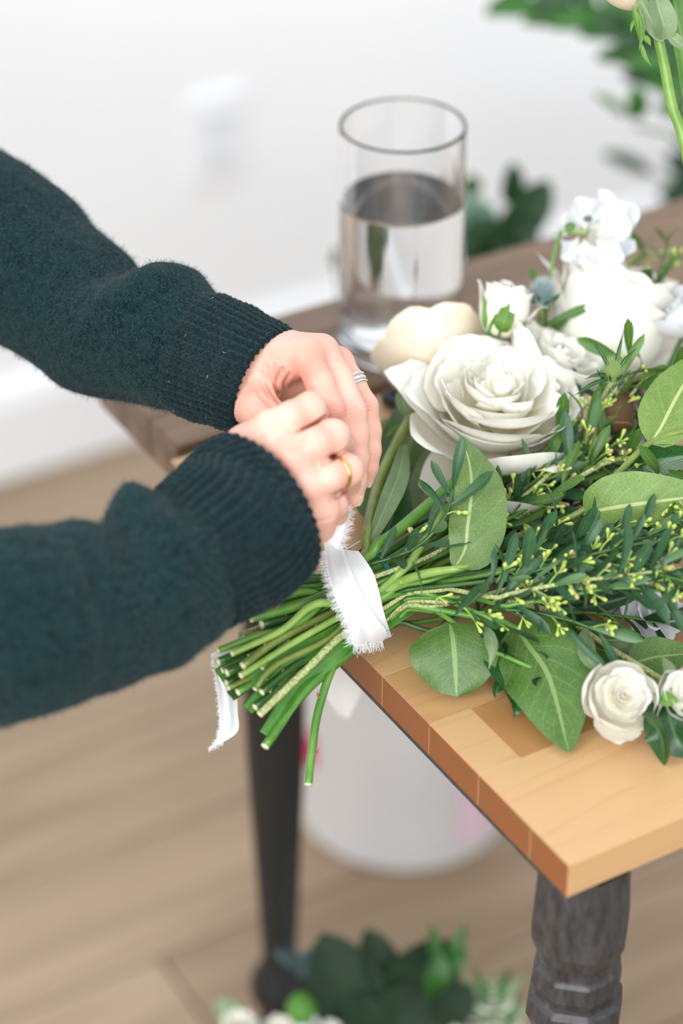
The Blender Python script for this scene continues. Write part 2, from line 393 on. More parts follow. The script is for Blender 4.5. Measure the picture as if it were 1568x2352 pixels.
# ------------------------------------------------------------------ implicit surface modelling (for the hands)
def smin(a, b, k):
    h = np.clip(k - np.abs(a - b), 0, None)/k
    return np.minimum(a, b) - h*h*k*.25
def cap(X, a, b, ra, rb):
    a = np.asarray(a); b = np.asarray(b); ba = b - a
    t = np.clip(((X - a) @ ba)/max(ba @ ba, 1e-12), 0, 1)
    return np.linalg.norm(X - a - t[..., None]*ba, axis=-1) - (ra + (rb - ra)*t)
def surface_nets(fn, lo, hi, h):
    lo = np.asarray(lo, float); n = np.ceil((np.asarray(hi) - lo)/h).astype(int) + 1
    ax = [lo[i] + h*np.arange(n[i]) for i in range(3)]
    f = np.empty(n)
    for i in range(0, n[0], 24):
        X = np.stack(np.meshgrid(ax[0][i:i+24], ax[1], ax[2], indexing='ij'), -1); f[i:i+24] = fn(X)
    ins = f < 0
    cnt = np.zeros(n - 1); pos = np.zeros(tuple(n - 1) + (3,))
    offs = [(x, y, z) for x in (0, 1) for y in (0, 1) for z in (0, 1)]
    sl = lambda o: tuple(slice(o[i], n[i] - 1 + o[i]) for i in range(3))
    for o in offs:
        for a in range(3):
            if o[a]: continue
            q = list(o); q[a] = 1; A, B = f[sl(o)], f[sl(q)]; m = (A < 0) != (B < 0)
            t = np.where(m, A/np.where(m, A - B, 1), 0)
            cnt += m
            for k in range(3): pos[..., k] += m*(o[k] + (t if k == a else 0))
    act = cnt > 0; idx = -np.ones(n - 1, int); idx[act] = np.arange(act.sum())
    V = pos[act]/cnt[act][:, None] + np.argwhere(act); V = lo + V*h
    F = []
    for a in range(3):
        b, c = (a + 1) % 3, (a + 2) % 3
        s0 = [slice(1, -1)]*3; s0[a] = slice(0, -1); s1 = list(s0); s1[a] = slice(1, None)
        I0, I1 = ins[tuple(s0)], ins[tuple(s1)]; m = I0 != I1; g = np.argwhere(m)
        sgn = I0[m]; base = g.copy(); base[:, b] += 1; base[:, c] += 1
        def cell(db, dc):
            q = base.copy(); q[:, b] -= db; q[:, c] -= dc; return idx[q[:, 0], q[:, 1], q[:, 2]]
        Q = np.stack([cell(1, 1), cell(0, 1), cell(0, 0), cell(1, 0)], 1)
        Q[~sgn] = Q[~sgn][:, ::-1]; F.append(Q)
    F = np.concatenate(F); F = F[(F >= 0).all(1)]
    return V, F
def relax(V, F, it=2, lam=.5):
    n = len(V); E = np.concatenate([F[:, [0, 1]], F[:, [1, 2]], F[:, [2, 3]], F[:, [3, 0]]]); E = np.concatenate([E, E[:, ::-1]])
    deg = np.bincount(E[:, 0], minlength=n)[:, None]
    for _ in range(it):
        S = np.stack([np.bincount(E[:, 0], V[E[:, 1], k], n) for k in range(3)], 1)/deg
        V = V + lam*(S - V)
    return V
def vnorm(V, F):
    nn = np.cross(V[F[:, 2]] - V[F[:, 0]], V[F[:, 3]] - V[F[:, 1]]); N = np.zeros_like(V)
    for k in range(4):
        for c in range(3): N[:, c] += np.bincount(F[:, k], nn[:, c], len(V))
    return N/(np.linalg.norm(N, axis=1)[:, None] + 1e-12)

PXM = 1/FPX
def J(u, v, d, r): return (D(u, v, d), r*d*PXM)          # joint: pixel, depth, radius in pixels
def chain(X, js, k=.003):
    out = None
    for (a, ra), (b, rb) in zip(js[:-1], js[1:]):
        s = cap(X, a, b, ra, rb); out = s if out is None else smin(out, s, k)
    return out
def hand(X, palm, fingers, thumb, kp=.012, kf=.0055, kc=.0030):
    p = None
    for js, k in palm:
        s = chain(X, js, .004); p = s if p is None else smin(p, s, k)
    out = None
    for js in fingers:
        s = smin(chain(X, js), p, kf); out = s if out is None else smin(out, s, kc)
    return smin(out, smin(chain(X, thumb), p, .012), kc)
# left hand (farther): back of the hand up, fingers pointing down to the ribbon
L_palm = [([J(560, 858, 1.305, 62), J(602, 842, 1.298, 54), J(700, 818, 1.276, 35)], .01),
          ([J(575, 838, 1.316, 52), J(640, 812, 1.302, 46), J(738, 806, 1.287, 31)], .012),
          ([J(575, 850, 1.335, 50), J(690, 825, 1.312, 42), J(775, 832, 1.303, 29)], .012),
          ([J(570, 870, 1.345, 48), J(700, 860, 1.33, 38), J(790, 856, 1.318, 25)], .012),
          ([J(560, 905, 1.318, 50), J(640, 900, 1.318, 40), J(730, 868, 1.306, 30)], .012)]
L_idx = [J(704, 816, 1.276, 36), J(735, 882, 1.266, 32.5), J(757, 942, 1.264, 33), J(785, 1010, 1.276, 28), J(792, 1045, 1.282, 28), J(784, 1105, 1.288, 22)]
L_mid = [J(742, 806, 1.286, 34), J(778, 872, 1.278, 33), J(806, 944, 1.274, 35), J(816, 1000, 1.275, 30.5), J(817, 1052, 1.277, 30), J(815, 1105, 1.281, 26.5), J(812, 1142, 1.284, 24)]
L_rng = [J(779, 834, 1.302, 32), J(806, 878, 1.297, 31), J(834, 935, 1.294, 33), J(845, 990, 1.295, 29.5), J(846, 1035, 1.296, 28), J(842, 1072, 1.298, 25), J(838, 1100, 1.301, 22)]
L_pky = [J(790, 858, 1.318, 27), J(812, 930, 1.318, 27), J(822, 1000, 1.318, 23), J(822, 1065, 1.32, 20)]
L_thb = [J(572, 925, 1.292, 52), J(596, 938, 1.284, 47), J(662, 985, 1.278, 38), J(730, 1040, 1.285, 33), J(775, 1100, 1.295, 27)]
L_arm = [J(575, 865, 1.312, 70), J(500, 840, 1.325, 82), J(380, 775, 1.35, 100), J(200, 700, 1.38, 110)]
# right hand (nearer): a fist with its back to the camera, gold ring finger third from the top
R_palm = [([J(566, 1068, 1.245, 70), J(572, 1030, 1.238, 48), J(622, 984, 1.226, 37)], .01),
          ([J(590, 1110, 1.24, 66), J(610, 1090, 1.232, 50), J(674, 1046, 1.217, 37)], .012),
          ([J(610, 1140, 1.24, 62), J(640, 1130, 1.232, 48), J(706, 1112, 1.222, 36)], .012),
          ([J(640, 1170, 1.243, 58), J(670, 1178, 1.238, 46), J(722, 1178, 1.232, 33)], .012),
          ([J(655, 1180, 1.245, 50), J(700, 1185, 1.238, 40), J(730, 1212, 1.24, 30)], .012),
          ([J(600, 1110, 1.262, 60), J(690, 1130, 1.252, 52)], .014)]
R_idx = [J(624, 982, 1.226, 36), J(668, 958, 1.224, 35.5), J(712, 935, 1.229, 34), J(726, 950, 1.258, 27), J(716, 985, 1.268, 25)]
R_mid = [J(677, 1043, 1.217, 35), J(720, 1021, 1.217, 37), J(765, 1000, 1.226, 36), J(786, 1030, 1.254, 28), J(750, 1065, 1.264, 26)]
R_rng = [J(709, 1110, 1.222, 35), J(752, 1095, 1.222, 36), J(797, 1080, 1.232, 36.5), J(800, 1110, 1.258, 27), J(758, 1128, 1.266, 25)]
R_pky = [J(722, 1182, 1.230, 34), J(744, 1170, 1.230, 34), J(764, 1160, 1.238, 33), J(774, 1182, 1.26, 23), J(750, 1180, 1.268, 21)]
R_thb = [J(570, 1040, 1.26, 45), J(630, 1000, 1.275, 38), J(700, 1010, 1.285, 31), J(756, 1080, 1.29, 27)]
R_arm = [J(600, 1120, 1.25, 90), J(520, 1190, 1.235, 105), J(400, 1280, 1.215, 125), J(200, 1380, 1.19, 130)]
def crease(V, N, pts, depth, wid, near=.012):
    """press a fine fold into the skin along a polyline of surface pixels (u, v, depth)"""
    q = spline([D(*p) for p in pts], 24)
    d = np.full(len(V), 1e9)
    for a, b in zip(q[:-1], q[1:]):
        ba = b - a; t = np.clip(((V - a) @ ba)/(ba @ ba), 0, 1); X = V - a - t[:, None]*ba
        perp = X - VIEW_F*(X @ VIEW_F)[:, None]                  # distance across the view, limited in depth
        dd = np.linalg.norm(perp, axis=1); dd = np.where(np.abs(X @ VIEW_F) < near, dd, 1e9); d = np.minimum(d, dd)
    g = np.exp(-(d/wid)**2) - .45*np.exp(-((d - 1.9*wid)/wid)**2)
    return V - N*(depth*g)[:, None]
def hand_mesh(palm, fingers, thumb, arm, h, blush, creases, lo_e=.006):
    al = [j for js, _ in palm for j in js] + [j for f in fingers + [thumb] for j in f] + arm[:2]
    pts = np.array([p for p, r in al]); rr = max(r for p, r in al)
    lo, hi = pts.min(0) - rr - lo_e, pts.max(0) + rr + lo_e
    lo[0] -= .005
    def fn(X):
        f = hand(X, palm, fingers, thumb); return smin(f, chain(X, arm, .01), .02)
    V, F = surface_nets(fn, lo, hi, h); V = relax(V, F, 3, .5); N = vnorm(V, F)
    for c in creases: V = crease(V, N, *c)
    b = np.zeros(len(V))
    for (u, v, d, r, s) in blush:
        b += s*np.exp(-(np.linalg.norm(V - D(u, v, d), axis=1)/(r*d*PXM))**2)
    return V, F, b
def _unused(): pass
def mat_skin():
    t = NT('skin'); at = t.n('ShaderNodeAttribute', attribute_name='blush'); n1 = t.noise(38, 4, .6, t.coord()); n2 = t.noise(900, 4, .6, t.coord((1, 1, 1)))
    vor = t.n('ShaderNodeTexVoronoi'); vor.inputs['Scale'].default_value = 1300; t.l(t.coord(), vor.inputs['Vector'])
    c = t.mix(t.ramp(n1, [(.35, (0, 0, 0, 1)), (.7, (1, 1, 1, 1))]), srgb(230, 184, 166), srgb(220, 162, 144))
    c = t.mix(t.math('MINIMUM', at.outputs['Fac'], .85), c, srgb(206, 116, 96))
    t.set(Base_Color=c, Roughness=.46, Subsurface_Weight=.30, Subsurface_Radius=(1.0, .35, .2), Subsurface_Scale=.0045, Specular_IOR_Level=.38)
    h = t.math('ADD', t.math('MULTIPLY', n2, .5), t.math('MULTIPLY', vor.outputs['Distance'], .8)); t.bump(h, .16, .0004); return t.m
M['skin'] = mat_skin()
M['nail'] = simple('fingernail', srgb(244, 206, 196), .2, Subsurface_Weight=.2, Subsurface_Scale=.002, Coat_Weight=.3)
person = empty('person', (float(D(-1500, 600, 1.3)[0]), float(D(-1500, 600, 1.3)[1]), 0), 'person in a dark teal knitted sweater tying white ribbon around the bouquet stems', 'person')
HS = .00075
Lc = [([(612, 838, 1.262), (608, 868, 1.262), (622, 900, 1.262), (640, 925, 1.262)], .0005, .0009, .03),
      ([(626, 834, 1.262), (622, 862, 1.262), (632, 892, 1.262), (648, 918, 1.262)], .0007, .0010, .03),
      ([(646, 846, 1.262), (634, 872, 1.262), (640, 902, 1.262), (652, 916, 1.262)], .0013, .0013, .03),
      ([(664, 856, 1.262), (650, 876, 1.262), (652, 898, 1.262)], .0006, .0010, .03),
      ([(578, 868, 1.262), (590, 896, 1.262), (612, 922, 1.262), (632, 938, 1.262)], .0007, .0012, .03),
      ([(598, 850, 1.262), (600, 880, 1.262), (618, 912, 1.262)], .0004, .0009, .03)]
for dx, dy, w_ in ((-6, -14, 16), (-3, -7, 20), (0, 0, 22), (4, 8, 20), (6, 16, 15)):
    Lc.append(([(768 - w_ + dx, 950 + dy, 1.262), (770 + dx, 944 + dy, 1.262), (770 + w_*.6 + dx, 950 + dy, 1.262)], .0003, .0004, .03))
    Lc.append(([(816 - w_ + dx, 945 + dy, 1.268), (820 + dx, 938 + dy, 1.268), (820 + w_*.7 + dx, 946 + dy, 1.268)], .0003, .0004, .03))
    Lc.append(([(846 - w_*.7 + dx, 932 + dy, 1.290), (850 + dx, 926 + dy, 1.290), (850 + w_*.5 + dx, 932 + dy, 1.290)], .00028, .0004, .03))
for dy in (-4, 3, 9): Lc.append(([(800, 1054 + dy, 1.272), (822, 1050 + dy, 1.272), (842, 1056 + dy, 1.272)], .00022, .0004, .03)); Lc.append(([(838, 1036 + dy, 1.29), (856, 1033 + dy, 1.29), (870, 1038 + dy, 1.29)], .0002, .0004, .03))
Lb = [(708, 812, 1.262, 45, .35), (752, 948, 1.255, 30, .45), (806, 940, 1.262, 34, .35), (838, 930, 1.28, 34, .40), (650, 890, 1.27, 60, .55), (590, 920, 1.26, 50, .35),
      (812, 1150, 1.27, 26, .40), (838, 1105, 1.29, 26, .40), (700, 860, 1.26, 50, .35), (820, 1050, 1.265, 26, .25)]
Rc = [([(684, 990, 1.21), (715, 975, 1.21), (745, 953, 1.21)], .0011, .0009, .03), ([(741, 1067, 1.21), (768, 1052, 1.21), (795, 1029, 1.21)], .0011, .0009, .03),
      ([(757, 1150, 1.225), (775, 1140, 1.225), (794, 1127, 1.225)], .0008, .0008, .03), ([(722, 1196, 1.235), (745, 1195, 1.235), (762, 1188, 1.235)], .0005, .0007, .03)]
Rb = [(608, 977, 1.205, 46, .38), (671, 1041, 1.20, 40, .48), (715, 940, 1.21, 34, .12), (768, 1000, 1.215, 34, .15), (705, 1112, 1.205, 40, .12), (768, 1168, 1.22, 30, .2), (560, 1010, 1.21, 40, .3), (668, 1090, 1.2, 30, .2)]
VL, FL, bL = hand_mesh(L_palm, [L_idx, L_mid, L_rng, L_pky], L_thb, L_arm, HS, Lb, Lc)
VR, FR, bR = hand_mesh(R_palm, [R_idx, R_mid, R_rng, R_pky], R_thb, R_arm, HS, Rb, Rc)
fm_l = tube_data([p for p, r in L_arm[1:]], [.022, .026, .03], n=12, seg=24); fm_r = tube_data([p for p, r in R_arm[1:]], [.024, .027, .031], n=12, seg=24)
mb = MB(); mb.add(VL, FL); mb.add(VR, FR); mb.add(fm_l[0], fm_l[1]); mb.add(fm_r[0], fm_r[1])
body = mb.build('body', M['skin'], person); attr(body, 'blush', np.concatenate([bL, bR, np.full(len(fm_l[0]) + len(fm_r[0]), .1)]))
def nail(c, tip, nrm, w_, l_):
    c, tip, nrm = map(np.asarray, (c, tip, nrm)); t = unit(tip - c); nrm = unit(nrm - t*(nrm @ t)); s = np.cross(t, nrm)
    V = []; n, m = 9, 9
    for i in range(n):
        for j in range(m):
            a, b = i/(n - 1), j/(m - 1)*2 - 1; ww = w_*(1 - .25*(abs(a*2 - 1))**4)
            V.append(c + t*l_*(a - .5 + (.12*(1 - b*b) if a > .5 else -.1*(1 - b*b))*abs(a*2 - 1)) + s*ww*b + nrm*(-.55*w_*b*b - .0004*abs(a - .5)*4 + .0003))
    return V, gridf(n, m)
for (js, off, w_) in ((L_mid, (24, 0), .0040), (L_rng, (22, -4), .0037)):
    (p0, r0), (p1, r1) = js[-2], js[-1]; ax = unit(p1 - p0)
    side = unit(VIEW_R*.72 - VIEW_F*.68); side = unit(side - ax*(side @ ax))
    c = p1 + side*(r1 - .0001) - ax*.0022; V, F = nail(c, c + ax, side, w_, .0095); o = mesh('fingernail', V, F, M['nail'], person); o.modifiers.new('solid', 'SOLIDIFY').thickness = .0005
# ------------------------------------------------------------------ rings
def ring(name, c, ax, r, wd, th, m, label, extra=None):
    ax = unit(ax); n = 64; a = np.linspace(0, 2*np.pi, n, endpoint=False); u = unit(np.cross(ax, (0, 0, 1))); v = np.cross(ax, u); sec = 10; V = []
    for A in a:
        rd = math.cos(A)*u + math.sin(A)*v
        for B in np.linspace(0, 2*np.pi, sec, endpoint=False):
            V.append(np.asarray(c) + rd*(r + th*.5*(1 + math.cos(B))) + ax*wd*.5*math.sin(B))
    mb = MB(); mb.add(V, [(i*sec + j, ((i + 1) % n)*sec + j, ((i + 1) % n)*sec + (j + 1) % sec, i*sec + (j + 1) % sec) for i in range(n) for j in range(sec)])
    e = empty(name, c, label, 'ring'); fixn(mb.build('band', m, e)); return e
gold = simple('polished_gold', srgb(236, 176, 108), .16, Metallic=1.0); silver = simple('polished_silver', srgb(226, 228, 232), .14, Metallic=1.0)
def lerpj(js, i, t): (a, ra), (b, rb) = js[i], js[i + 1]; return a + (b - a)*t, ra + (rb - ra)*t, b - a
c, r, ax = lerpj(R_rng, 1, .52); ring('finger_ring', c, ax, r + .0000, .0022, .0012, gold, 'thin gold ring on the nearer hand')
c, r, ax = lerpj(L_rng, 1, .05)
e = ring('finger_ring', c, ax, r + .0001, .0020, .0012, silver, 'silver ring stack on the farther hand')
for dz in (-.0024, .0022):
    q = np.asarray(c) + unit(ax)*dz; a_ = np.linspace(0, 2*np.pi, 49)[:-1]; u_ = unit(np.cross(ax, (0, 0, 1))); v_ = np.cross(unit(ax), u_)
    pts = [q + (r + .0006)*(math.cos(t)*u_ + math.sin(t)*v_) for t in a_]; pts.append(pts[0]); tube('band', pts, .0007, silver, e, n=97, seg=8, caps=False)

# ------------------------------------------------------------------ sweater
def mat_wool(name, a, b, c3, sheen=.18, ribs=False):
    t = NT(name); v = t.coord(); n1 = t.noise(150, 5, .7, v); n2 = t.noise(620, 4, .7, v); n3 = t.noise(16, 3, .6, v)
    c = t.ramp(n2, [(.33, a), (.5, b), (.70, c3)])
    c = t.mix(t.ramp(n1, [(.38, (0, 0, 0, 1)), (.68, (.75, .75, .75, 1))]), c, c3)
    c = t.mix(t.math('MULTIPLY', n3, .25), c, a)
    t.set(Base_Color=c, Roughness=.95, Sheen_Weight=sheen, Sheen_Roughness=.55, Sheen_Tint=srgb(130, 160, 166), Specular_IOR_Level=.1)
    h = t.math('ADD', t.math('MULTIPLY', n1, 1.0), t.math('MULTIPLY', n2, .6)); t.bump(h, .8, .0022); return t.m
M['wool'] = mat_wool('teal_wool', srgb(2, 13, 14), srgb(7, 27, 29), srgb(28, 54, 56))
M['cuff'] = mat_wool('teal_rib_wool', srgb(3, 11, 13), srgb(7, 22, 25), srgb(19, 41, 44), .25)
M['fuzz'] = simple('teal_wool_fibre', srgb(24, 54, 56), .9, Sheen_Weight=.25)
def fbm(P_, s, o=0.0):
    return np.array([mnoise.noise((p[0]*s + o, p[1]*s + o*1.7, p[2]*s - o)) for p in P_])
def cheapnoise(x, y, seed):
    r = np.random.default_rng(seed); out = 0
    for k in range(10):
        a, b, c = r.uniform(-1, 1), r.uniform(-1, 1), r.uniform(0, 6.28); f = 1.5 + k*.8
        out = out + np.sin(f*(a*x + b*y)*2.2 + c)/(1 + .5*k)
    return out/4
def sleeve(stations, nL, seg, disp, flat=1.0, up=None):
    """stations: (u, v, halfwidth px, depth). Returns grid (nL, seg) of points plus frame info"""
    S = np.array([list(D(u, v, d)) + [hw*d*PXM] for u, v, hw, d in stations]); q = spline(S, nL); p, r = q[:, :3], q[:, 3]
    t, a, b = frames(p, VIEW_F*-1)                       # a starts toward the camera
    ang = np.linspace(0, 2*np.pi, seg, endpoint=False); s = np.linspace(0, 1, nL)
    # re-orient so that angle 0 always looks at the camera
    a = np.array([unit(-VIEW_F - ti*np.dot(-VIEW_F, ti)) for ti in t]); b = np.cross(t, a)
    R = disp(s[:, None], ang[None], np.cumsum(np.r_[0, np.linalg.norm(np.diff(p, axis=0), axis=1)])[:, None])
    rad = r[:, None] + R
    V = p[:, None] + rad[..., None]*(flat*np.cos(ang)[None, :, None]*a[:, None] + np.sin(ang)[None, :, None]*b[:, None])
    return V, (p, t, a, b, r)
def ridge(s, s0, w_): return np.exp(-((s - s0)/w_)**2)
# angles: 0 = facing the camera, +-pi/2 = the two outlines (b = tangent x a)
def near_disp(s, a, L):
    up_ = np.clip(np.sin(a)*SGN_N, -1, 1)                 # +1 on the upper outline
    f = .0085*ridge(s, .950 - .02*(1 - up_), .022)*(.35 + .65*np.clip(up_ + .55, 0, 1))     # fold that rolls over the cuff
    f = f - .0050*ridge(s, .90 - .02*(1 - up_), .028)*np.clip(up_ + .3, 0, 1)
    f = f + .0060*ridge(s, .46 + .035*np.cos(a)*0 - .05*up_, .05)*np.clip(.5 + up_, 0, 1) - .006*ridge(s, .555 - .05*up_, .05)*np.clip(.4 + up_, 0, 1)
    f = f + .0028*cheapnoise(s*7, np.cos(a)*1.4, 3) + .0022*cheapnoise(s*11 + 3, np.sin(a)*1.3 + np.cos(a), 5)
    return f
def far_disp(s, a, L):
    up_ = np.clip(np.sin(a)*SGN_F, -1, 1)
    f = .0095*ridge(s, .955 - .035*(1 - up_), .024)*(.25 + .75*np.clip(up_ + .55, 0, 1)) - .0055*ridge(s, .895 - .035*(1 - up_), .026)*np.clip(.5 + up_, 0, 1)
    f = f + .0035*ridge(s, .56, .03)*np.clip(up_, 0, 1) + .0035*ridge(s, .44, .03)*np.clip(up_, 0, 1)
    f = f + .0022*cheapnoise(s*8, np.cos(a)*1.4, 13) + .0016*cheapnoise(s*12 + 3, np.sin(a)*1.3 + np.cos(a), 15)
    return f
NEAR = [(-1400, 1290, 300, 1.10), (-900, 1520, 270, 1.12), (-450, 1500, 245, 1.13), (0, 1437, 228, 1.145), (160, 1405, 200, 1.16), (290, 1364, 184, 1.175), (372, 1322, 186, 1.185), (455, 1278, 182, 1.197)]
NCUF = [(430, 1296, 176, 1.193), (470, 1268, 182, 1.20), (540, 1218, 192, 1.21), (575, 1180, 193, 1.22), (603, 1160, 186, 1.226)]
FAR = [(-1300, -250, 270, 1.56), (-800, 60, 240, 1.50), (-350, 380, 215, 1.45), (0, 577, 196, 1.40), (110, 655, 172, 1.382), (245, 745, 162, 1.362), (322, 778, 152, 1.348), (385, 790, 152, 1.338), (475, 818, 150, 1.328)]
FCUF = [(445, 808, 140, 1.332), (475, 820, 146, 1.326), (530, 842, 142, 1.315), (580, 864, 137, 1.305), (612, 880, 135, 1.30)]
def sgn_of(st):
    V, (p, t, a, b, r) = sleeve(st, 20, 8, lambda s, a, L: 0*s*a); k = 12
    return 1.0 if np.dot(b[k], VIEW_U) > 0 else -1.0
SGN_N, SGN_F = sgn_of(NEAR[3:]), sgn_of(FAR[3:])
mb = MB(); fz = []
for st, dsp, fl in ((NEAR, near_disp, .8), (FAR, far_disp, .85)):
    nL, seg = 300, 150; V, fr = sleeve(st, nL, seg, dsp, fl)
    # draw the sleeve in where it meets the rib
    p = fr[0]; k = np.clip((np.linspace(0, 1, nL) - .965)/.035, 0, 1)[:, None, None]; V = V*(1 - .10*k) + p[:, None]*(.10*k)
    mb.add(V.reshape(-1, 3), gridf(nL, seg, True)); fz.append((V, fr))
sho_n, sho_f = fz[0][1][0][0], fz[1][1][0][0]; mid = (sho_n + sho_f)/2; back = unit([-VIEW_R[0], -VIEW_R[1], 0]); acr = unit((sho_f - sho_n)*np.array([1, 1, 0]))
tor = []; ang = np.linspace(0, 2*np.pi, 48, endpoint=False); cxy = mid + back*.10
for z, wx, wy in ((.55, .20, .15), (.8, .21, .14), (1.0, .20, .13), (1.15, .21, .13), (1.26, .22, .13), (1.33, .19, .11), (1.37, .12, .085), (1.39, .065, .06), (1.42, .06, .058)):
    for A in ang: tor.append((cxy[0] + acr[0]*wx*math.cos(A) + back[0]*wy*math.sin(A), cxy[1] + acr[1]*wx*math.cos(A) + back[1]*wy*math.sin(A), z))
mb.add(tor, gridf(9, 48, True))
for s_ in (sho_n, sho_f):                                 # upper arms up to the shoulders
    sg = 1 if s_ is sho_f else -1; q = cxy + acr*.17*sg; V, F, uv = tube_data([s_, s_*.6 + np.array([q[0], q[1], 1.27])*.4 + np.array([0, 0, -.03]), (q[0], q[1], 1.29)], [.066, .066, .07], n=14, seg=40); mb.add(V, F)
sweater = mb.build('sweater', M['wool'], person)
def cuff(st, nr, fl, nL=110, seg=None):
    seg = nr*10
    def dsp(s, a, L):
        ph = a*nr + .35*np.sin(L*120); st_ = .00035*np.sin(L*2*np.pi/.0042 + 2.2*np.cos(ph))
        return .0026*(np.abs(np.cos(ph/2))**.7 - .6) + st_*.6 + .0012*cheapnoise(s*4, np.cos(a)*2 + np.sin(a), nr)
    V, fr = sleeve(st, nL, seg, dsp, fl); p, t, a, b, r = fr
    # roll the end over and back inside
    end = V[-1]; c = p[-1]; tt = t[-1]; ring_ = []
    for dl, dr in ((.0012, .0006), (.0016, .0016), (.0008, .0028), (-.004, .0034), (-.016, .0034)):
        ring_.append(end + tt*dl - (end - c)/np.linalg.norm(end - c, axis=1)[:, None]*dr)
    V = np.concatenate([V, np.array(ring_)]); o = mesh('cuff', V.reshape(-1, 3), gridf(len(V), seg, True), M['cuff'], sweater); return V, fr
cn = cuff(NCUF, 42, .8); cf = cuff(FCUF, 40, .85)
def fuzz(V, count, i0, i1, rng, ln, wd, parent, m, name='wool_fuzz', tilt=.5):
    nL, seg = V.shape[:2]; i = rng.uniform(i0*(nL - 2), i1*(nL - 2), count); j = rng.uniform(0, seg, count).astype(int); ii = i.astype(int)
    A, B, C_ = V[ii, j], V[ii + 1, j], V[ii, (j + 1) % seg]; f1, f2 = rng.random((count, 1)), rng.random((count, 1)); base = A + (B - A)*f1 + (C_ - A)*f2
    e1 = B - A; e1 /= np.linalg.norm(e1, axis=1)[:, None]; e2 = C_ - A; nn = np.cross(e1, e2); nn /= np.linalg.norm(nn, axis=1)[:, None]; cen = V[ii].mean(1)
    nn *= np.sign(((base - cen)*nn).sum(1))[:, None]; e2 = np.cross(nn, e1); th = rng.uniform(0, 6.28, (count, 1)); tdir = np.cos(th)*e1 + np.sin(th)*e2
    L_ = ln*rng.uniform(.5, 1.6, (count, 1)); k = tilt*rng.uniform(.15, 1.3, (count, 1)); th2 = th + rng.uniform(-1.4, 1.4, (count, 1)); t2 = np.cos(th2)*e1 + np.sin(th2)*e2
    p0 = base - nn*.0003; p1 = base + tdir*L_*.5 + nn*L_*.5*k; p2 = p1 + t2*L_*.5 + nn*L_*.25*k*rng.uniform(-1, 1.2, (count, 1))
    sd = np.cross(tdir, nn); Vv = np.stack([p0 - sd*wd, p0 + sd*wd, p1 - sd*wd*.9, p1 + sd*wd*.9, p2], 1).reshape(-1, 3); q = np.arange(count)[:, None]*5
    F = np.concatenate([q + np.array([[0, 1, 3]]), q + np.array([[0, 3, 2]]), q + np.array([[2, 3, 4]])])
    o = mesh(name, Vv, F, m, parent, False); tag(o, kind='stuff'); return o
g = np.random.default_rng(5)
fuzz(fz[0][0], 34000, .52, 1, g, .0034, .00009, sweater, M['fuzz'], tilt=.9); fuzz(fz[1][0], 34000, .50, 1, g, .0034, .00009, sweater, M['fuzz'], tilt=.9)
M['fuzzd'] = simple('teal_wool_fibre_dark', srgb(16, 42, 46), .9, Sheen_Weight=.4)
fuzz(cn[0], 9000, 0, .97, g, .0018, .00008, sweater, M['fuzzd']); fuzz(cf[0], 8000, 0, .97, g, .0018, .00008, sweater, M['fuzzd'])
M['lint'] = simple('straw_lint', srgb(176, 160, 118), .8)
fuzz(cf[0], 16, .15, .9, g, .0028, .00016, sweater, M['lint'], 'lint', .25); fuzz(fz[0][0], 12, .6, .98, g, .0028, .00016, sweater, M['lint'], 'lint', .25)

# ------------------------------------------------------------------ glass vase with water
def zfor(u, v, base):
    r = ray(u, v); h = np.hypot(base[0], base[1]); return CZ + r[2]*h/np.hypot(r[0], r[1])
vb = P(917, 792); VR = .0402; vz = zfor(917, 284, vb)
vase = empty('glass_vase', vb, 'clear glass cylinder vase half full of water on the brown table', 'vase')
gl = NT('clear_glass'); gl.set(Base_Color=(1, 1, 1, 1), Roughness=0.0, IOR=1.45, Transmission_Weight=1.0)
wa = NT('water'); wa.set(Base_Color=(.985, .995, 1, 1), Roughness=0.0, IOR=1.33, Transmission_Weight=1.0)
t_ = .0021; H_ = vz; 
pr = [(.0, TZ + .0004), (VR - .012, TZ + .0004), (VR - .006, TZ + .0004), (VR - .004, TZ + .0004), (VR - .001, TZ + .0016), (VR, TZ + .005), (VR, TZ + .0065), (VR, TZ + .009), (VR, (TZ + H_)/2), (VR, H_ - .005), (VR, H_ - .0025), (VR, H_ - .0012), (VR - .0006, H_ - .0002), (VR - t_*.5, H_), (VR - t_ + .0006, H_ - .0002), (VR - t_, H_ - .0012), (VR - t_, H_ - .0025), (VR - t_, H_ - .005), (VR - t_, (TZ + H_)/2), (VR - t_, TZ + .020), (VR - t_, TZ + .018), (VR - t_, TZ + .016), (VR - t_ - .003, TZ + .0122), (VR - t_ - .006, TZ + .012), (VR - t_ - .012, TZ + .0118), (0, TZ + .0115)]
V, F = lathe_data(pr, 96, (vb[0], vb[1], 0)); fixn(mesh('glass', V, F, gl.m, vase))
wz = zfor(917, 452, vb); ri = VR - t_ + .00025
pr = [(0, TZ + .0112), (ri - .012, TZ + .0114), (ri - .006, TZ + .0115), (ri - .003, TZ + .0117), (ri, TZ + .0158), (ri, TZ + .018), (ri, TZ + .021), (ri, wz - .003), (ri, wz - .0005), (ri - .0006, wz - .0001), (ri - .002, wz), (ri - .006, wz), (0, wz)]
V, F = lathe_data(pr, 96, (vb[0], vb[1], 0)); wo = fixn(mesh('water', V, F, wa.m, vase))

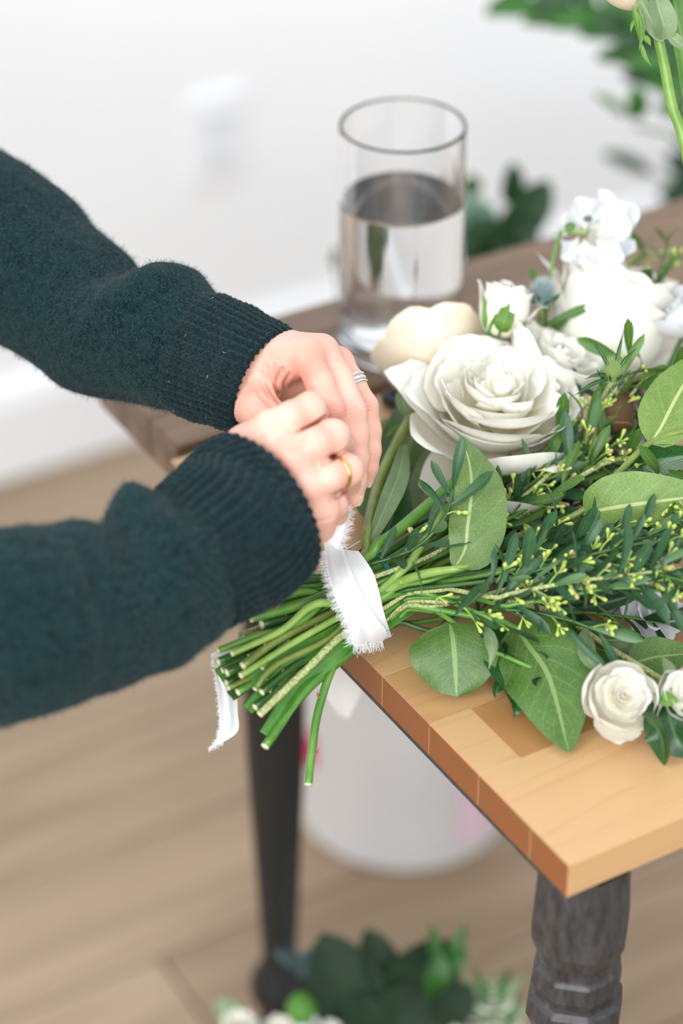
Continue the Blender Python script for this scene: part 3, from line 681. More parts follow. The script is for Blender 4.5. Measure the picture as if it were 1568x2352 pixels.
# ------------------------------------------------------------------ plant materials
def mat_leaf(name, top, top2, under, vein, N=9, gloss=.42, tl=.22, spots=.0, veinamt=.55, sd=.42):
    t = NT(name); tc = t.n('ShaderNodeTexCoord'); sp = t.n('ShaderNodeSeparateXYZ'); t.l(tc.outputs['UV'], sp.inputs[0]); u, v = sp.outputs[0], sp.outputs[1]
    x = t.math('MULTIPLY', t.math('ABSOLUTE', t.math('SUBTRACT', v, .5)), 2.0)
    fr = t.math('FRACT', t.math('MULTIPLY', t.math('SUBTRACT', u, t.math('MULTIPLY', t.math('POWER', x, .8), .30)), float(N)))
    side = t.math('LESS_THAN', t.math('ABSOLUTE', t.math('SUBTRACT', fr, .5)), .045)
    side = t.math('MULTIPLY', side, t.math('SUBTRACT', 1.0, t.math('MULTIPLY', x, .7)))
    mid = t.math('LESS_THAN', x, .055); vm = t.math('MAXIMUM', t.math('MULTIPLY', side, sd), mid)
    n1 = t.noise(70, 3, .6, t.coord()); n2 = t.noise(900, 3, .7, t.coord()); vo = t.n('ShaderNodeTexVoronoi', feature='DISTANCE_TO_EDGE'); vo.inputs['Scale'].default_value = 620; t.l(t.coord(), vo.inputs['Vector'])
    c = t.mix(t.ramp(n1, [(.3, (0, 0, 0, 1)), (.7, (1, 1, 1, 1))]), top, top2)
    geo = t.n('ShaderNodeNewGeometry'); c = t.mix(geo.outputs['Backfacing'], c, under)
    c = t.mix(t.math('MULTIPLY', vm, veinamt), c, vein)
    net = t.math('LESS_THAN', vo.outputs['Distance'], .07); c = t.mix(t.math('MULTIPLY', net, .14), c, vein)
    if spots: c = t.mix(t.math('MULTIPLY', t.math('GREATER_THAN', n2, .68), spots), c, srgb(24, 40, 16))
    t.set(Base_Color=c, Roughness=gloss, Specular_IOR_Level=.45)
    hh = t.math('SUBTRACT', t.math('MULTIPLY', vo.outputs['Distance'], .3), t.math('MULTIPLY', vm, .6)); t.bump(hh, .35, .0006)
    tr = t.n('ShaderNodeBsdfTranslucent'); t.l(c, tr.inputs[0]); mx = t.n('ShaderNodeMixShader'); mx.inputs[0].default_value = tl
    t.l(t.b.outputs[0], mx.inputs[1]); t.l(tr.outputs[0], mx.inputs[2]); t.l(mx.outputs[0], t.out.inputs[0]); return t.m
def mat_petal(name, c1, c2, tl=.20):
    t = NT(name); tc = t.n('ShaderNodeTexCoord'); sp = t.n('ShaderNodeSeparateXYZ'); t.l(tc.outputs['UV'], sp.inputs[0])
    c = t.ramp(sp.outputs[0], [(.05, c2), (.62, c1)]); mp = t.n('ShaderNodeMapping'); mp.inputs['Scale'].default_value = (2, 26, 1); t.l(tc.outputs['UV'], mp.inputs[0]); n = t.noise(1.6, 4, .6, mp.outputs[0])
    c = t.mix(t.math('MULTIPLY', n, .10), c, c2)
    t.set(Base_Color=c, Roughness=.55, Specular_IOR_Level=.3, Sheen_Weight=.1); t.bump(n, .12, .0012)
    tr = t.n('ShaderNodeBsdfTranslucent'); t.l(c, tr.inputs[0]); mx = t.n('ShaderNodeMixShader'); mx.inputs[0].default_value = tl
    t.l(t.b.outputs[0], mx.inputs[1]); t.l(tr.outputs[0], mx.inputs[2]); t.l(mx.outputs[0], t.out.inputs[0]); return t.m
def mat_stem(name, a, b, lump=0, gloss=.38):
    t = NT(name); v = t.coord((1, 1, 1)); n = t.noise(60, 3, .6, v); n2 = t.noise(420, 3, .6, v)
    c = t.mix(t.ramp(n, [(.35, (0, 0, 0, 1)), (.65, (1, 1, 1, 1))]), a, b)
    if lump:
        vo = t.n('ShaderNodeTexVoronoi'); vo.inputs['Scale'].default_value = 700; t.l(v, vo.inputs['Vector']); c = t.mix(t.math('MULTIPLY', vo.outputs['Distance'], .9), srgb(196, 200, 140), c); t.bump(vo.outputs['Distance'], .9, .0008)
    else: t.bump(n2, .12, .0005)
    t.set(Base_Color=c, Roughness=gloss); return t.m
M['petal'] = mat_petal('white_rose_petal', srgb(241, 239, 231), srgb(230, 220, 182)); M['petal_cream'] = mat_petal('cream_rose_petal', srgb(240, 228, 206), srgb(230, 210, 172), .22)
M['petal_white'] = mat_petal('pure_white_petal', srgb(226, 228, 232), srgb(216, 221, 204), .28)
M['lf_mid'] = mat_leaf('mid_green_leaf', srgb(56, 92, 32), srgb(78, 112, 44), srgb(126, 152, 90), srgb(150, 176, 110), 8, .4, .2, .5)
M['lf_dark'] = mat_leaf('dark_glossy_leaf', srgb(22, 62, 26), srgb(34, 80, 34), srgb(92, 124, 72), srgb(96, 134, 80), 9, .26, .15)
M['lf_light'] = mat_leaf('pale_leaf_underside', srgb(98, 130, 56), srgb(114, 144, 68), srgb(92, 124, 56), srgb(196, 206, 146), 6, .5, .25, 0, .75, .18)
M['lf_sage'] = mat_leaf('sage_leaf_underside', srgb(88, 116, 58), srgb(102, 130, 70), srgb(84, 112, 58), srgb(176, 190, 130), 6, .5, .2, .3, .7, .2)
M['lf_gray'] = mat_leaf('grey_green_leaf', srgb(108, 132, 92), srgb(124, 146, 106), srgb(96, 122, 78), srgb(170, 184, 140), 7, .5, .2)
M['lf_small'] = mat_leaf('small_blue_green_leaf', srgb(32, 70, 42), srgb(58, 96, 60), srgb(84, 118, 78), srgb(96, 132, 90), 5, .42, .2, 0, .4)
M['lf_small2'] = mat_leaf('small_fresh_green_leaf', srgb(52, 92, 30), srgb(78, 116, 46), srgb(96, 130, 66), srgb(130, 164, 90), 5, .42, .22, 0, .4)
M['lf_small3'] = mat_leaf('small_shade_leaf', srgb(16, 46, 22), srgb(28, 62, 30), srgb(66, 100, 60), srgb(80, 116, 70), 5, .38, .15, 0, .4)  # darkened leaf colour standing in for shade in the gaps between stems
M['sepal'] = mat_leaf('sepal', srgb(84, 126, 44), srgb(100, 142, 58), srgb(150, 172, 110), srgb(150, 178, 96), 3, .5, .25, 0, .4)
M['blade'] = mat_leaf('ribbed_blade', srgb(58, 112, 36), srgb(84, 140, 52), srgb(84, 132, 60), srgb(120, 164, 80), 1, .3, .18, 0, .3)
M['st_light'] = mat_stem('pale_green_stem', srgb(118, 150, 66), srgb(142, 172, 88)); M['st_tall'] = mat_stem('tall_flower_stem', srgb(100, 134, 52), srgb(118, 152, 66)); M['st_mid'] = mat_stem('green_stem', srgb(70, 118, 40), srgb(96, 142, 56)); M['st_dark'] = mat_stem('dark_green_stem', srgb(38, 76, 28), srgb(58, 96, 40))
M['st_olive'] = mat_stem('olive_stem', srgb(92, 108, 44), srgb(118, 134, 62)); M['st_lump'] = mat_stem('rough_pale_stem', srgb(128, 144, 84), srgb(104, 124, 66), 1, .6)
M['cut'] = simple('cut_stem_face', srgb(196, 206, 156), .6); M['pith'] = simple('stem_pith', srgb(226, 226, 196), .7); M['thorn'] = simple('brown_node', srgb(128, 92, 56), .6)
M['bud'] = simple('yellow_green_bud', srgb(176, 196, 96), .45, Subsurface_Weight=.0); M['bud_pink'] = simple('pinkish_bud', srgb(186, 168, 116), .5)

# ------------------------------------------------------------------ plant builders
BND = P(818, 1378, .030)                                  # where the stems cross under the ribbon
AX = unit(P(905, 1330, .03) - P(640, 1500, .022)); BR_ = .0255
BS = unit(np.cross(AX, VIEW_F)); BS = BS if BS @ VIEW_U > 0 else -BS                  # across the bundle, up in the picture
BN = unit(np.cross(BS, AX)); BN = BN if BN @ VIEW_F < 0 else -BN                      # towards the camera
def inside(p, rad):
    """keep a stem inside the tied waist of the bundle"""
    q = p - BND; al = q @ AX; rd = q - al[:, None]*AX; d = np.linalg.norm(rd, axis=1); lim = BR_ - rad - .0008 + np.clip(np.abs(al - .003) - .014, 0, None)*1.6
    k = np.where((d > lim) & (np.abs(al) < .09) & (d < .075), lim/np.maximum(d, 1e-9), 1.0); return BND + al[:, None]*AX + rd*k[:, None]
PROF = {'ovate': lambda u: np.sin(np.pi*np.clip(u, 0, 1)**.72)**.75, 'ellip': lambda u: np.sin(np.pi*u)**.62, 'lance': lambda u: np.sin(np.pi*u**.85)**1.15, 'round': lambda u: np.sin(np.pi*u**.8)**.5,
        'spoon': lambda u: np.clip(u*1.35 + .06, 0, 1)**.75*np.clip(1 - u**5, 0, 1)**.5, 'strap': lambda u: np.clip(np.minimum(1, (u*9)**.5)*np.clip((1 - u)*7, 0, 1)**.5, .0, 1), 'blade': lambda u: np.minimum(1, .75 + u*.3)}
def leaf_data(pts, width, roll=0.0, prof='ovate', fold=.25, curl=0.0, wave=0.0, nu=16, nv=9, twist=0.0, ns=None, seed=0, wl=1.0, wr=1.0):
    p = spline(pts, nu); t, _, _ = frames(p); u = np.linspace(0, 1, nu); w_ = PROF[prof](np.clip(u, .0, 1))*width/2; w_ = np.maximum(w_, width*.02)
    ref = -VIEW_F if ns is None else np.asarray(ns, float); V = []; U = []
    for i in range(nu):
        n = unit(ref - t[i]*np.dot(ref, t[i])); s = np.cross(t[i], n); a = roll + twist*u[i]; n, s = n*math.cos(a) + s*math.sin(a), s*math.cos(a) - n*math.sin(a)
        for j in range(nv):
            x = j/(nv - 1)*2 - 1; sc = wl if x < 0 else wr; d = abs(x)*w_[i]*sc
            z = fold*d + curl*d*abs(x) + wave*width*math.sin(u[i]*11 + seed + (0 if x < 0 else 1.9))*abs(x)**2
            V.append(p[i] + s*x*w_[i]*sc*math.cos(min(1.2, abs(fold)*.7)) + n*z); U.append((u[i], j/(nv - 1)))
    return np.array(V), gridf(nu, nv), U
def leaf(parent, pts, width, mat, name='leaf', **k):
    V, F, U = leaf_data(pts, width, **k); o = mesh(name, V, F, M[mat] if isinstance(mat, str) else mat, parent, True, U, origin=V[0]); return o
def lay(r, top, depth=.45, fl=.08): return [(r*.45, top - depth), (r*.86, top - depth*.62), (r, top - depth*.22), (r*(1 + fl), top)]
def petal_data(th, prof, W, R, ns=13, nt=13, drop=.28, pw=2.4, ruf=.02, tip=0.0, tipw=.2, ecurl=0.0, seed=0, lean=0.0, rmin=.16):
    rr = np.random.default_rng(seed); a = rr.uniform(0, 6.28, 6); q = spline(np.array(prof, float), 40); S = np.linspace(0, 1, 40); V = []; U = []
    for i in range(ns):
        s = (i/(ns - 1))**.9
        for j in range(nt):
            t = j/(nt - 1)*2 - 1
            se = s*(1 - drop*abs(t)**pw + tip*math.exp(-(t/tipw)**2)*s)
            r = np.interp(se, S, q[:, 0]); z = np.interp(se, S, q[:, 1])
            if se > 1: r += (q[-1, 0] - q[-4, 0])*(se - 1)*13; z += (q[-1, 1] - q[-4, 1])*(se - 1)*13
            wd = W*(.30 + .70*math.sin(math.pi/2*min(1, s/.6)))
            rf = ruf*s**2.5*(math.sin(t*5 + a[0]) + .6*math.sin(t*11 + a[1] + s*2) + .15*math.sin(t*17 + a[2])) + .5*ruf*s*math.sin(s*6 + a[3] + 2*t)
            ph = t*wd/max(r, rmin); ph = max(-1.9, min(1.9, ph)); r2 = r + rf + ecurl*abs(t)**3*s; z2 = z + rf*.9 + lean*t*s
            V.append((r2*math.cos(th + ph), r2*math.sin(th + ph), z2)); U.append((s, j/(nt - 1)))
    return np.array(V)*R, gridf(ns, nt), U
def axframe(axis, ref=None):
    z = unit(axis); x = unit(VIEW_R - z*np.dot(VIEW_R, z)); y = np.cross(z, x); return np.stack([x, y, z], 1)     # columns; angle 0 = picture right, 90 = about picture up
def bloom(parent, c, axis, R, layers, mat, seed=0, special=()):
    Fm = axframe(axis); rr = np.random.default_rng(seed); c = np.asarray(c, float)
    for (cnt, prof, W, kw) in layers:
        ph0 = kw.get('ph', rr.uniform(0, 6.28)); k = {}
        for i in range(cnt):
            k = {a: b for a, b in kw.items() if a not in ('ph', 'mat')}
            th = ph0 + 2*np.pi*i/cnt + rr.uniform(-.2, .2); sc = rr.uniform(.90, 1.08); off = Fm @ (rr.normal(0, .035, 3)*R*k.pop('jit', 1.0)) if 'jit' in k else 0; pf = [(a*(sc if q > 0 else 1), b + rr.uniform(-.03, .03)*(q > 1)) for q, (a, b) in enumerate(prof)]
            V, F, U = petal_data(th, pf, W*rr.uniform(.9, 1.1), R, seed=int(rr.integers(1e6)), lean=rr.uniform(-.08, .08), **k)
            mesh('petal', c + off + V @ Fm.T, F, M[kw.get('mat', mat)], parent, True, U, origin=c)
    for (th, prof, W, k) in special:
        V, F, U = petal_data(th, prof, W, R, seed=int(rr.integers(1e6)), **k); mesh('petal', c + V @ Fm.T, F, M[mat], parent, True, U, origin=c)
    return Fm
def stem_geo(path, rpx, n=None, seg=10, cut=True):
    """path of 3-D points with the cut end first"""
    return tube_data(path, rpx, n=n or 6*len(path), seg=seg)
def stem(parent, path, rad, mat='st_mid', name='stem', cut=True, nodes=(), n=None, flat=None, seg=10):
    n = n or 9*len(path); path = inside(spline(path, n), rad if np.isscalar(rad) else max(rad))
    V, F, uv = tube_data(path, rad, n=n, seg=seg, flat=flat); mb = MB(); mb.add(V, F, uv)
    p = spline(path, 60); r0 = rad if np.isscalar(rad) else rad[0]
    for k in nodes:
        i = int(k*59); s = unit(np.cross(p[min(i + 1, 59)] - p[i - 1], VIEW_F))*(1 if (i % 2) else -1); q = p[i] - VIEW_F*r0*.55 + s*r0*.6
        t2 = unit(p[min(i+1, 59)] - p[i]); Vn, Fn, un = tube_data([q - t2*r0*.5, q + s*r0*.4, q + s*r0*.9 + t2*r0*.9], [r0*.34, r0*.28, r0*.05], n=6, seg=7); mb.add(Vn, Fn, un, 1)
    o = mb.build(name, None, parent, mats=[M[mat], M['thorn']])
    if cut:
        t = unit(np.asarray(path[0]) - np.asarray(path[1])); V2, F2, _ = tube_data([path[0] - t*.0004, path[0] + t*.0003], [r0*1.02, r0*.98], n=3, seg=seg); mesh('cut_end', V2, F2, M['cut'], o)
        V2, F2, _ = tube_data([path[0], path[0] + t*.0005], [r0*.5, r0*.45], n=3, seg=seg); mesh('pith', V2, F2, M['pith'], o)
    return o
# shared small leaves: lie along +X, face +Z
def template(width, length, prof, fold, curl, bend, mat):
    n = 9; x = np.linspace(0, 1, 5); V, F, U = leaf_data([(a*length, 0, bend*length*(a*a) ) for a in x], width, 0, prof, fold, curl, 0, n, 5, ns=(0, 0, 1))
    me = bpy.data.meshes.new('leaf'); me.from_pydata(V.tolist(), [], F); me.materials.append(M[mat]); me.polygons.foreach_set('use_smooth', np.ones(len(F), bool))
    l = me.uv_layers.new(name='UVMap'); idx = np.empty(len(me.loops), np.int32); me.loops.foreach_get('vertex_index', idx); l.data.foreach_set('uv', np.array(U, np.float32)[idx].ravel()); me.update(); return me
TPL = {m: [template(.0068, .026, 'spoon', .25, .1, b, m) for b in (-.45, .08, .45)] + [template(.0058, .030, 'spoon', .3, .15, -.6, m)] for m in ('lf_small', 'lf_small2', 'lf_small3')}
def put(me, parent, p, xdir, nrm, sc=1.0, name='leaf'):
    x = unit(xdir); z = unit(np.asarray(nrm) - x*np.dot(nrm, x)); y = np.cross(z, x); o = bpy.data.objects.new(name, me); COL.objects.link(o); o.parent = parent
    o.rotation_mode = 'QUATERNION'; o.rotation_quaternion = Matrix(np.stack([x, y, z], 1).tolist()).to_quaternion(); o.scale = (sc, sc, sc); o.location = Vector(np.asarray(p, float)) - wloc(parent); return o
def bud_mesh(mat):
    pr = [(.0, 0), (.0004, .0001), (.00055, .003), (.0008, .0048), (.00125, .0062), (.00135, .0074), (.0009, .0086), (.0, .0089)]
    V, F = lathe_data(pr, 8); V = V[:, [2, 1, 0]]*np.array([1, 1, -1]); me = bpy.data.meshes.new('bud'); me.from_pydata(V.tolist(), [], F); me.materials.append(M[mat]); me.polygons.foreach_set('use_smooth', np.ones(len(F), bool)); me.update(); return me
BUD = [bud_mesh('bud'), bud_mesh('bud'), bud_mesh('bud_pink')]
def sprig(label, path, rad=(.0016, .0007), mat='st_mid', leafm='lf_small', nl=14, t0=.3, buds=5, nb=4, sc=1.0, seed=0, group='leafy filler sprigs in the bouquet', root=None, spread=1.0, name='filler_sprig', cut=False, budsc=1.0):
    r = np.random.default_rng(seed); path = [np.asarray(q) for q in path]; root = root or empty(name, path[0], label, 'foliage', group)
    stem(root, path, list(rad), mat, cut=cut); p = spline(path, 100); t = np.gradient(p, axis=0); t /= np.linalg.norm(t, axis=1)[:, None]
    for i in range(nl):
        f = t0 + (1 - t0)*(i + .3*r.random())/max(nl - 1, 1); k = min(99, int(f*99)); a = i*2.4 + r.uniform(-.5, .5)
        e1 = unit(np.cross(t[k], VIEW_F)); e2 = np.cross(t[k], e1); rd = math.cos(a)*e1 + math.sin(a)*e2; d = t[k]*r.uniform(.45, 1.0) + rd*spread*r.uniform(.6, 1.1) + np.array([0, 0, .12])
        n = unit(np.cross(d, np.cross(rd, d)))*-1 if r.random() < .3 else unit(-VIEW_F + r.normal(0, .45, 3))
        put(TPL[leafm][int(r.integers(4))], root, p[k], d, n, sc*r.uniform(.65, 1.15))
    for i in range(buds):
        f = t0 + (1 - t0)*(i + .5)/buds; k = min(99, int(f*99)); a = r.uniform(0, 6.28); e1 = unit(np.cross(t[k], VIEW_F)); e2 = np.cross(t[k], e1)
        d = unit(t[k]*.8 + (math.cos(a)*e1 + math.sin(a)*e2)*.8 - VIEW_F*.35); L_ = r.uniform(.006, .014)*sc; q = p[k] + d*L_; cl = mesh('bud_stalk', *tube_data([p[k], p[k] + d*L_*.5 + VIEW_U*.0005, q], [.0006, .00045], n=5, seg=6)[:2], M['st_light'], root)
        for j in range(nb + int(r.integers(-2, 2))): put(BUD[int(r.choice(3, p=[.5, .44, .06]))], cl, q - d*L_*r.uniform(0, .35), unit(d + r.normal(0, .5, 3)), VIEW_U, budsc*r.uniform(.75, 1.15), 'bud')
    return root
def sepals(parent, c, axis, R, n=5, ln=1.3, wd=.5, down=.3, mat='sepal', rot=0.0):
    Fm = axframe(axis)
    for i in range(n):
        th = rot + 2*np.pi*i/n; d = Fm @ np.array([math.cos(th), math.sin(th), 0]); ax = Fm[:, 2]
        leaf(parent, [c, c + d*R*.8 + ax*R*.15, c + d*R*(1.0 + .25*ln) + ax*R*(ln*.6 - down), c + d*R*(1.0 + .5*ln) + ax*R*(ln - 2*down)], R*wd*2, mat, 'sepal', prof='lance', ns=d + ax*.2, nu=9, nv=5, fold=.3)

# ------------------------------------------------------------------ the bouquet
GS = 'flowers of the tied bouquet'
def bnd(across, front, along=0.0): return BND + BS*across + BN*front + AX*along
def via(u, v, front=None):
    """point of the bundle seen at (u,v): front = metres in front of the bundle's axis"""
    r = ray(u, v); q0 = BND + BN*(front or 0); k = ((q0 - CAM) @ BN)/(r @ BN); return CAM + r*k
OUTER = [(.03, -.42), (.42, -.40), (.88, -.14), (1.08, .02), (1.16, -.10)]
L2 = [(.03, -.36), (.40, -.32), (.74, .02), (.90, .26), (1.00, .30)]
L3 = [(.03, -.32), (.32, -.26), (.56, .12), (.70, .36), (.80, .42)]
L4 = [(.02, -.30), (.22, -.20), (.42, .14), (.52, .40), (.56, .50)]
L5 = [(.02, -.28), (.16, -.12), (.28, .16), (.34, .40), (.34, .52)]
L6 = [(.02, -.25), (.08, -.1), (.14, .16), (.17, .38), (.10, .50)]

# big open garden rose, front centre
c = P(1134, 944, .076); ax = unit(-VIEW_F*.66 + VIEW_U*.70 + VIEW_R*.10)
r1 = empty('garden_rose', c, 'largest open white garden rose in front, centre of the bouquet', 'rose', GS)
stem(r1, [via(552, 1552, .016), via(674, 1476, .019), via(790, 1410, .021), P(900, 1345, .052), P(1000, 1200, .055), P(1100, 1040, .045), c - ax*.018], [.0018, .0019, .0023, .0028, .0028], 'st_light', nodes=(.12, .2))
bloom(r1, c, ax, .0485, [(5, L2, .72, dict(ruf=.035, drop=.22, jit=1)), (5, lay(.84, .40, .55, .12), .62, dict(ruf=.03, ecurl=.06, jit=1.4)), (5, lay(.68, .46, .5, .12), .56, dict(ruf=.034, ecurl=.05, jit=1.8)), (5, lay(.52, .48, .45, .10), .46, dict(ruf=.036, jit=2)), (4, lay(.38, .50, .4, .05), .40, dict(ruf=.045, jit=2)), (4, lay(.25, .50, .36, .0), .30, dict(ruf=.04, jit=2)), (4, lay(.13, .48, .3, -.1), .20, dict(ruf=.03, jit=1.5, rmin=.1))], 'petal', 11,
      special=[(math.radians(165), [(.03, -.42), (.42, -.38), (.86, -.02), (1.12, .16), (1.24, .17)], .60, dict(ruf=.02, tip=.10, tipw=.22, drop=.45)),
               (math.radians(215), [(.03, -.42), (.45, -.42), (.86, -.2), (1.04, .0), (1.12, -.02)], .66, dict(ruf=.02)),
               (math.radians(268), [(.03, -.44), (.46, -.60), (1.0, -.56), (1.42, -.34), (1.50, -.04)], .92, dict(ruf=.015, drop=.30)),
               (math.radians(285), [(.03, -.44), (.5, -.40), (.90, -.20), (1.06, .06), (1.02, .22)], .80, dict(ruf=.02, drop=.25)),
               (math.radians(318), [(.03, -.42), (.45, -.42), (.88, -.22), (1.08, -.02), (1.20, -.10)], .60, dict(ruf=.02, tip=.06)),
               (math.radians(8), [(.03, -.42), (.42, -.38), (.80, -.06), (.98, .12), (1.06, .10)], .60, dict(ruf=.02, tip=.06, drop=.4)),
               (math.radians(60), [(.03, -.42), (.42, -.36), (.72, .0), (.88, .25), (.92, .3)], .66, dict(ruf=.03)),
               (math.radians(115), [(.03, -.42), (.42, -.36), (.74, .0), (.90, .28), (.96, .34)], .66, dict(ruf=.035))])
# cream rose seen from behind, left of the big one
c = P(1000, 838, .074); ax = unit(VIEW_U*.62 - VIEW_R*.15 + VIEW_F*.62)
r2 = empty('cream_rose', c, 'cream rose turned away, broad petal backs showing beside the vase', 'rose', GS)
bloom(r2, c, ax, .034, [(6, [(.05, -.55), (.5, -.45), (.86, .0), (.98, .40), (1.06, .52)], .85, dict(ruf=.015, drop=.2)), (5, L3, .5, {}), (5, L5, .34, {})], 'petal_cream', 5)
stem(r2, [via(585, 1583, .014), via(632, 1529, .018), via(787, 1437, .016), via(832, 1262, .012), P(870, 1110, .055), P(915, 1010, .06), P(944, 955, .062), P(960, 890, .062), c - ax*.02], [.0017, .0018, .0024, .0031, .0032, .0031, .0032], 'st_olive', nodes=(.55,))
leaf(r2, [P(940, 960, .062), P(925, 920, .068), P(928, 880, .072)], .011, 'lf_gray', 'sepal', roll=.4)
leaf(r2, [P(938, 970, .062), P(905, 985, .06), P(882, 1005, .058)], .004, 'lf_mid', 'sepal')
# third rose, tucked behind the big one
c = P(1272, 842, .086); ax = unit(VIEW_U*.80 + VIEW_R*.38 - VIEW_F*.35)
r3 = empty('white_rose', c, 'ruffled white rose tucked just behind and right of the largest rose', 'rose', GS)
bloom(r3, c, ax, .0285, [(6, [(.05, -.6), (.5, -.5), (.85, .0), (1.0, .36), (1.22, .42)], .75, dict(ruf=.045, drop=.25)), (6, L3, .5, dict(ruf=.05)), (6, L4, .4, dict(ruf=.05)), (5, L6, .25, {})], 'petal', 21,
      special=[(math.radians(-20), [(.05, -.5), (.5, -.4), (.9, -.1), (1.3, .05), (1.62, .0)], .62, dict(ruf=.04, tip=.12, drop=.5)), (math.radians(200), [(.05, -.6), (.6, -.45), (.95, .0), (1.1, .45), (1.15, .7)], .9, dict(ruf=.05, drop=.25))])
stem(r3, [via(601, 1406, .004), via(700, 1380, .008), via(830, 1335, .012), P(1000, 1240, .035), P(1180, 1040, .04), c - ax*.015], [.0018, .0019, .002], 'st_mid')
# big upper rose, cup shaped, seen from the side
c = P(1400, 735, .085); ax = unit(VIEW_U*.86 + VIEW_R*.36 - VIEW_F*.22)
r4 = empty('tall_white_rose', c, 'large cup-shaped white rose at upper right, smooth outer petals seen side-on', 'rose', GS)
CUP = [(.08, -.92), (.52, -.80), (.80, -.25), (.82, .32), (.96, .62)]
bloom(r4, c, ax, .0425, [(5, CUP, .95, dict(ruf=.03, drop=.16, ph=math.radians(262))), (5, [(.06, -.85), (.45, -.7), (.68, -.2), (.72, .4), (.84, .74)], .80, dict(ruf=.045, drop=.15, ph=math.radians(300))), (5, [(.05, -.8), (.35, -.6), (.55, -.1), (.56, .5), (.62, .84)], .6, dict(ruf=.05)), (5, L5, .4, dict(ruf=.04))], 'petal', 31,
      special=[(math.radians(172), [(.06, -.8), (.5, -.5), (.84, -.1), (1.02, .28), (1.24, .42)], .72, dict(ruf=.03, tip=.06, drop=.35)),
               (math.radians(140), [(.06, -.8), (.5, -.5), (.66, .2), (.74, .9), (.80, 1.40)], .78, dict(ruf=.02, tip=.10, drop=.5)),
               (math.radians(25), [(.06, -.8), (.55, -.6), (.95, -.1), (1.30, .28), (1.62, .30)], .78, dict(ruf=.055, drop=.3)),
               (math.radians(-28), [(.06, -.8), (.55, -.7), (1.05, -.35), (1.45, -.18), (1.72, -.30)], .80, dict(ruf=.055, drop=.3)),
               (math.radians(65), [(.06, -.8), (.5, -.5), (.80, .2), (1.05, .62), (1.30, .72)], .70, dict(ruf=.06, drop=.3))])
stem(r4, [via(640, 1350, -.004), via(740, 1345, 0), via(830, 1318, .006), P(1000, 1260, .025), P(1250, 1040, .035), c - ax*.028], [.0018, .0020, .0022], 'st_mid')
# rose bud above the big rose
c = P(1158, 712, .112); ax = unit(VIEW_U*.95 + VIEW_R*.22 - VIEW_F*.18)
r5 = empty('rose_bud', c, 'half-open white rosebud with green sepals above the largest rose', 'rose', GS)
bloom(r5, c, ax, .0165, [(4, [(.1, -1.0), (.62, -.85), (.92, -.2), (.86, .5), (.95, .86)], 1.05, dict(ruf=.03, drop=.15, ph=math.radians(250))), (4, [(.06, -.9), (.45, -.7), (.7, -.1), (.62, .6), (.5, .95)], .8, dict(ruf=.03)), (4, L5, .4, {})], 'petal', 41,
      special=[(math.radians(-5), [(.1, -.9), (.7, -.6), (1.05, 0), (1.25, .4), (1.5, .42)], .55, dict(ruf=.05)), (math.radians(170), [(.1, -.9), (.7, -.6), (.95, .2), (1.1, .75), (1.25, .85)], .5, dict(ruf=.06))])
b = c - ax*.0168; sepals(r5, b, ax, .0085, 5, 2.1, .50, .15, rot=.6)
leaf(r5, [b - VIEW_F*.004, b - VIEW_F*.018 + VIEW_U*.006 + VIEW_R*.002, b - VIEW_F*.017 + VIEW_U*.020 + VIEW_R*.006, b - VIEW_F*.016 + VIEW_U*.030 + VIEW_R*.007], .011, 'sepal', 'sepal', prof='lance', fold=-.3)
leaf(r5, [b - VIEW_F*.004 - VIEW_R*.004, b - VIEW_F*.012 + VIEW_U*.010 - VIEW_R*.006, b - VIEW_F*.012 + VIEW_U*.024 - VIEW_R*.009], .008, 'sepal', 'sepal', prof='lance', fold=-.3)
stem(r5, [via(610, 1440, -.006), via(720, 1400, -.002), via(830, 1360, 0), P(1010, 1200, .02), P(1110, 1000, .045), P(1120, 850, .08), b - ax*.003], [.0017, .0018, .0019], 'st_mid')
# two side blooms cut by the frame edge
c = P(1560, 722, .100); ax = unit(VIEW_U*.7 - VIEW_R*.5 - VIEW_F*.3)
r6 = empty('edge_rose', c, 'white bloom at the right frame edge, right of the tall rose', 'rose', GS)
bloom(r6, c, ax, .017, [(6, [(.1, -.7), (.6, -.6), (.95, -.1), (1.0, .4), (1.1, .6)], .8, dict(ruf=.04)), (5, L3, .5, {}), (4, L5, .3, {})], 'petal_white', 51)
stem(r6, [via(560, 1500, -.012), via(720, 1420, -.01), via(830, 1380, -.006), P(1150, 1230, .02), P(1450, 980, .04), c - ax*.010], [.0016, .0017, .0018], 'st_dark')
c = P(1510, 890, .050); ax = unit(VIEW_U*.5 + VIEW_R*.3 - VIEW_F*.8)
r7 = empty('low_rose', c, 'pale rose low at right, half hidden under leaves below the tall rose', 'rose', GS)
bloom(r7, c, ax, .0235, [(7, [(.1, -.5), (.6, -.4), (.95, .0), (1.1, .2), (1.2, .2)], .75, dict(ruf=.03)), (6, L3, .5, {}), (5, L5, .3, {})], 'petal', 61)
stem(r7, [via(575, 1540, -.01), via(720, 1450, -.008), via(830, 1400, -.004), P(1150, 1260, .015), P(1400, 1050, .02), c - ax*.012], [.0016, .0017, .0018], 'st_mid')
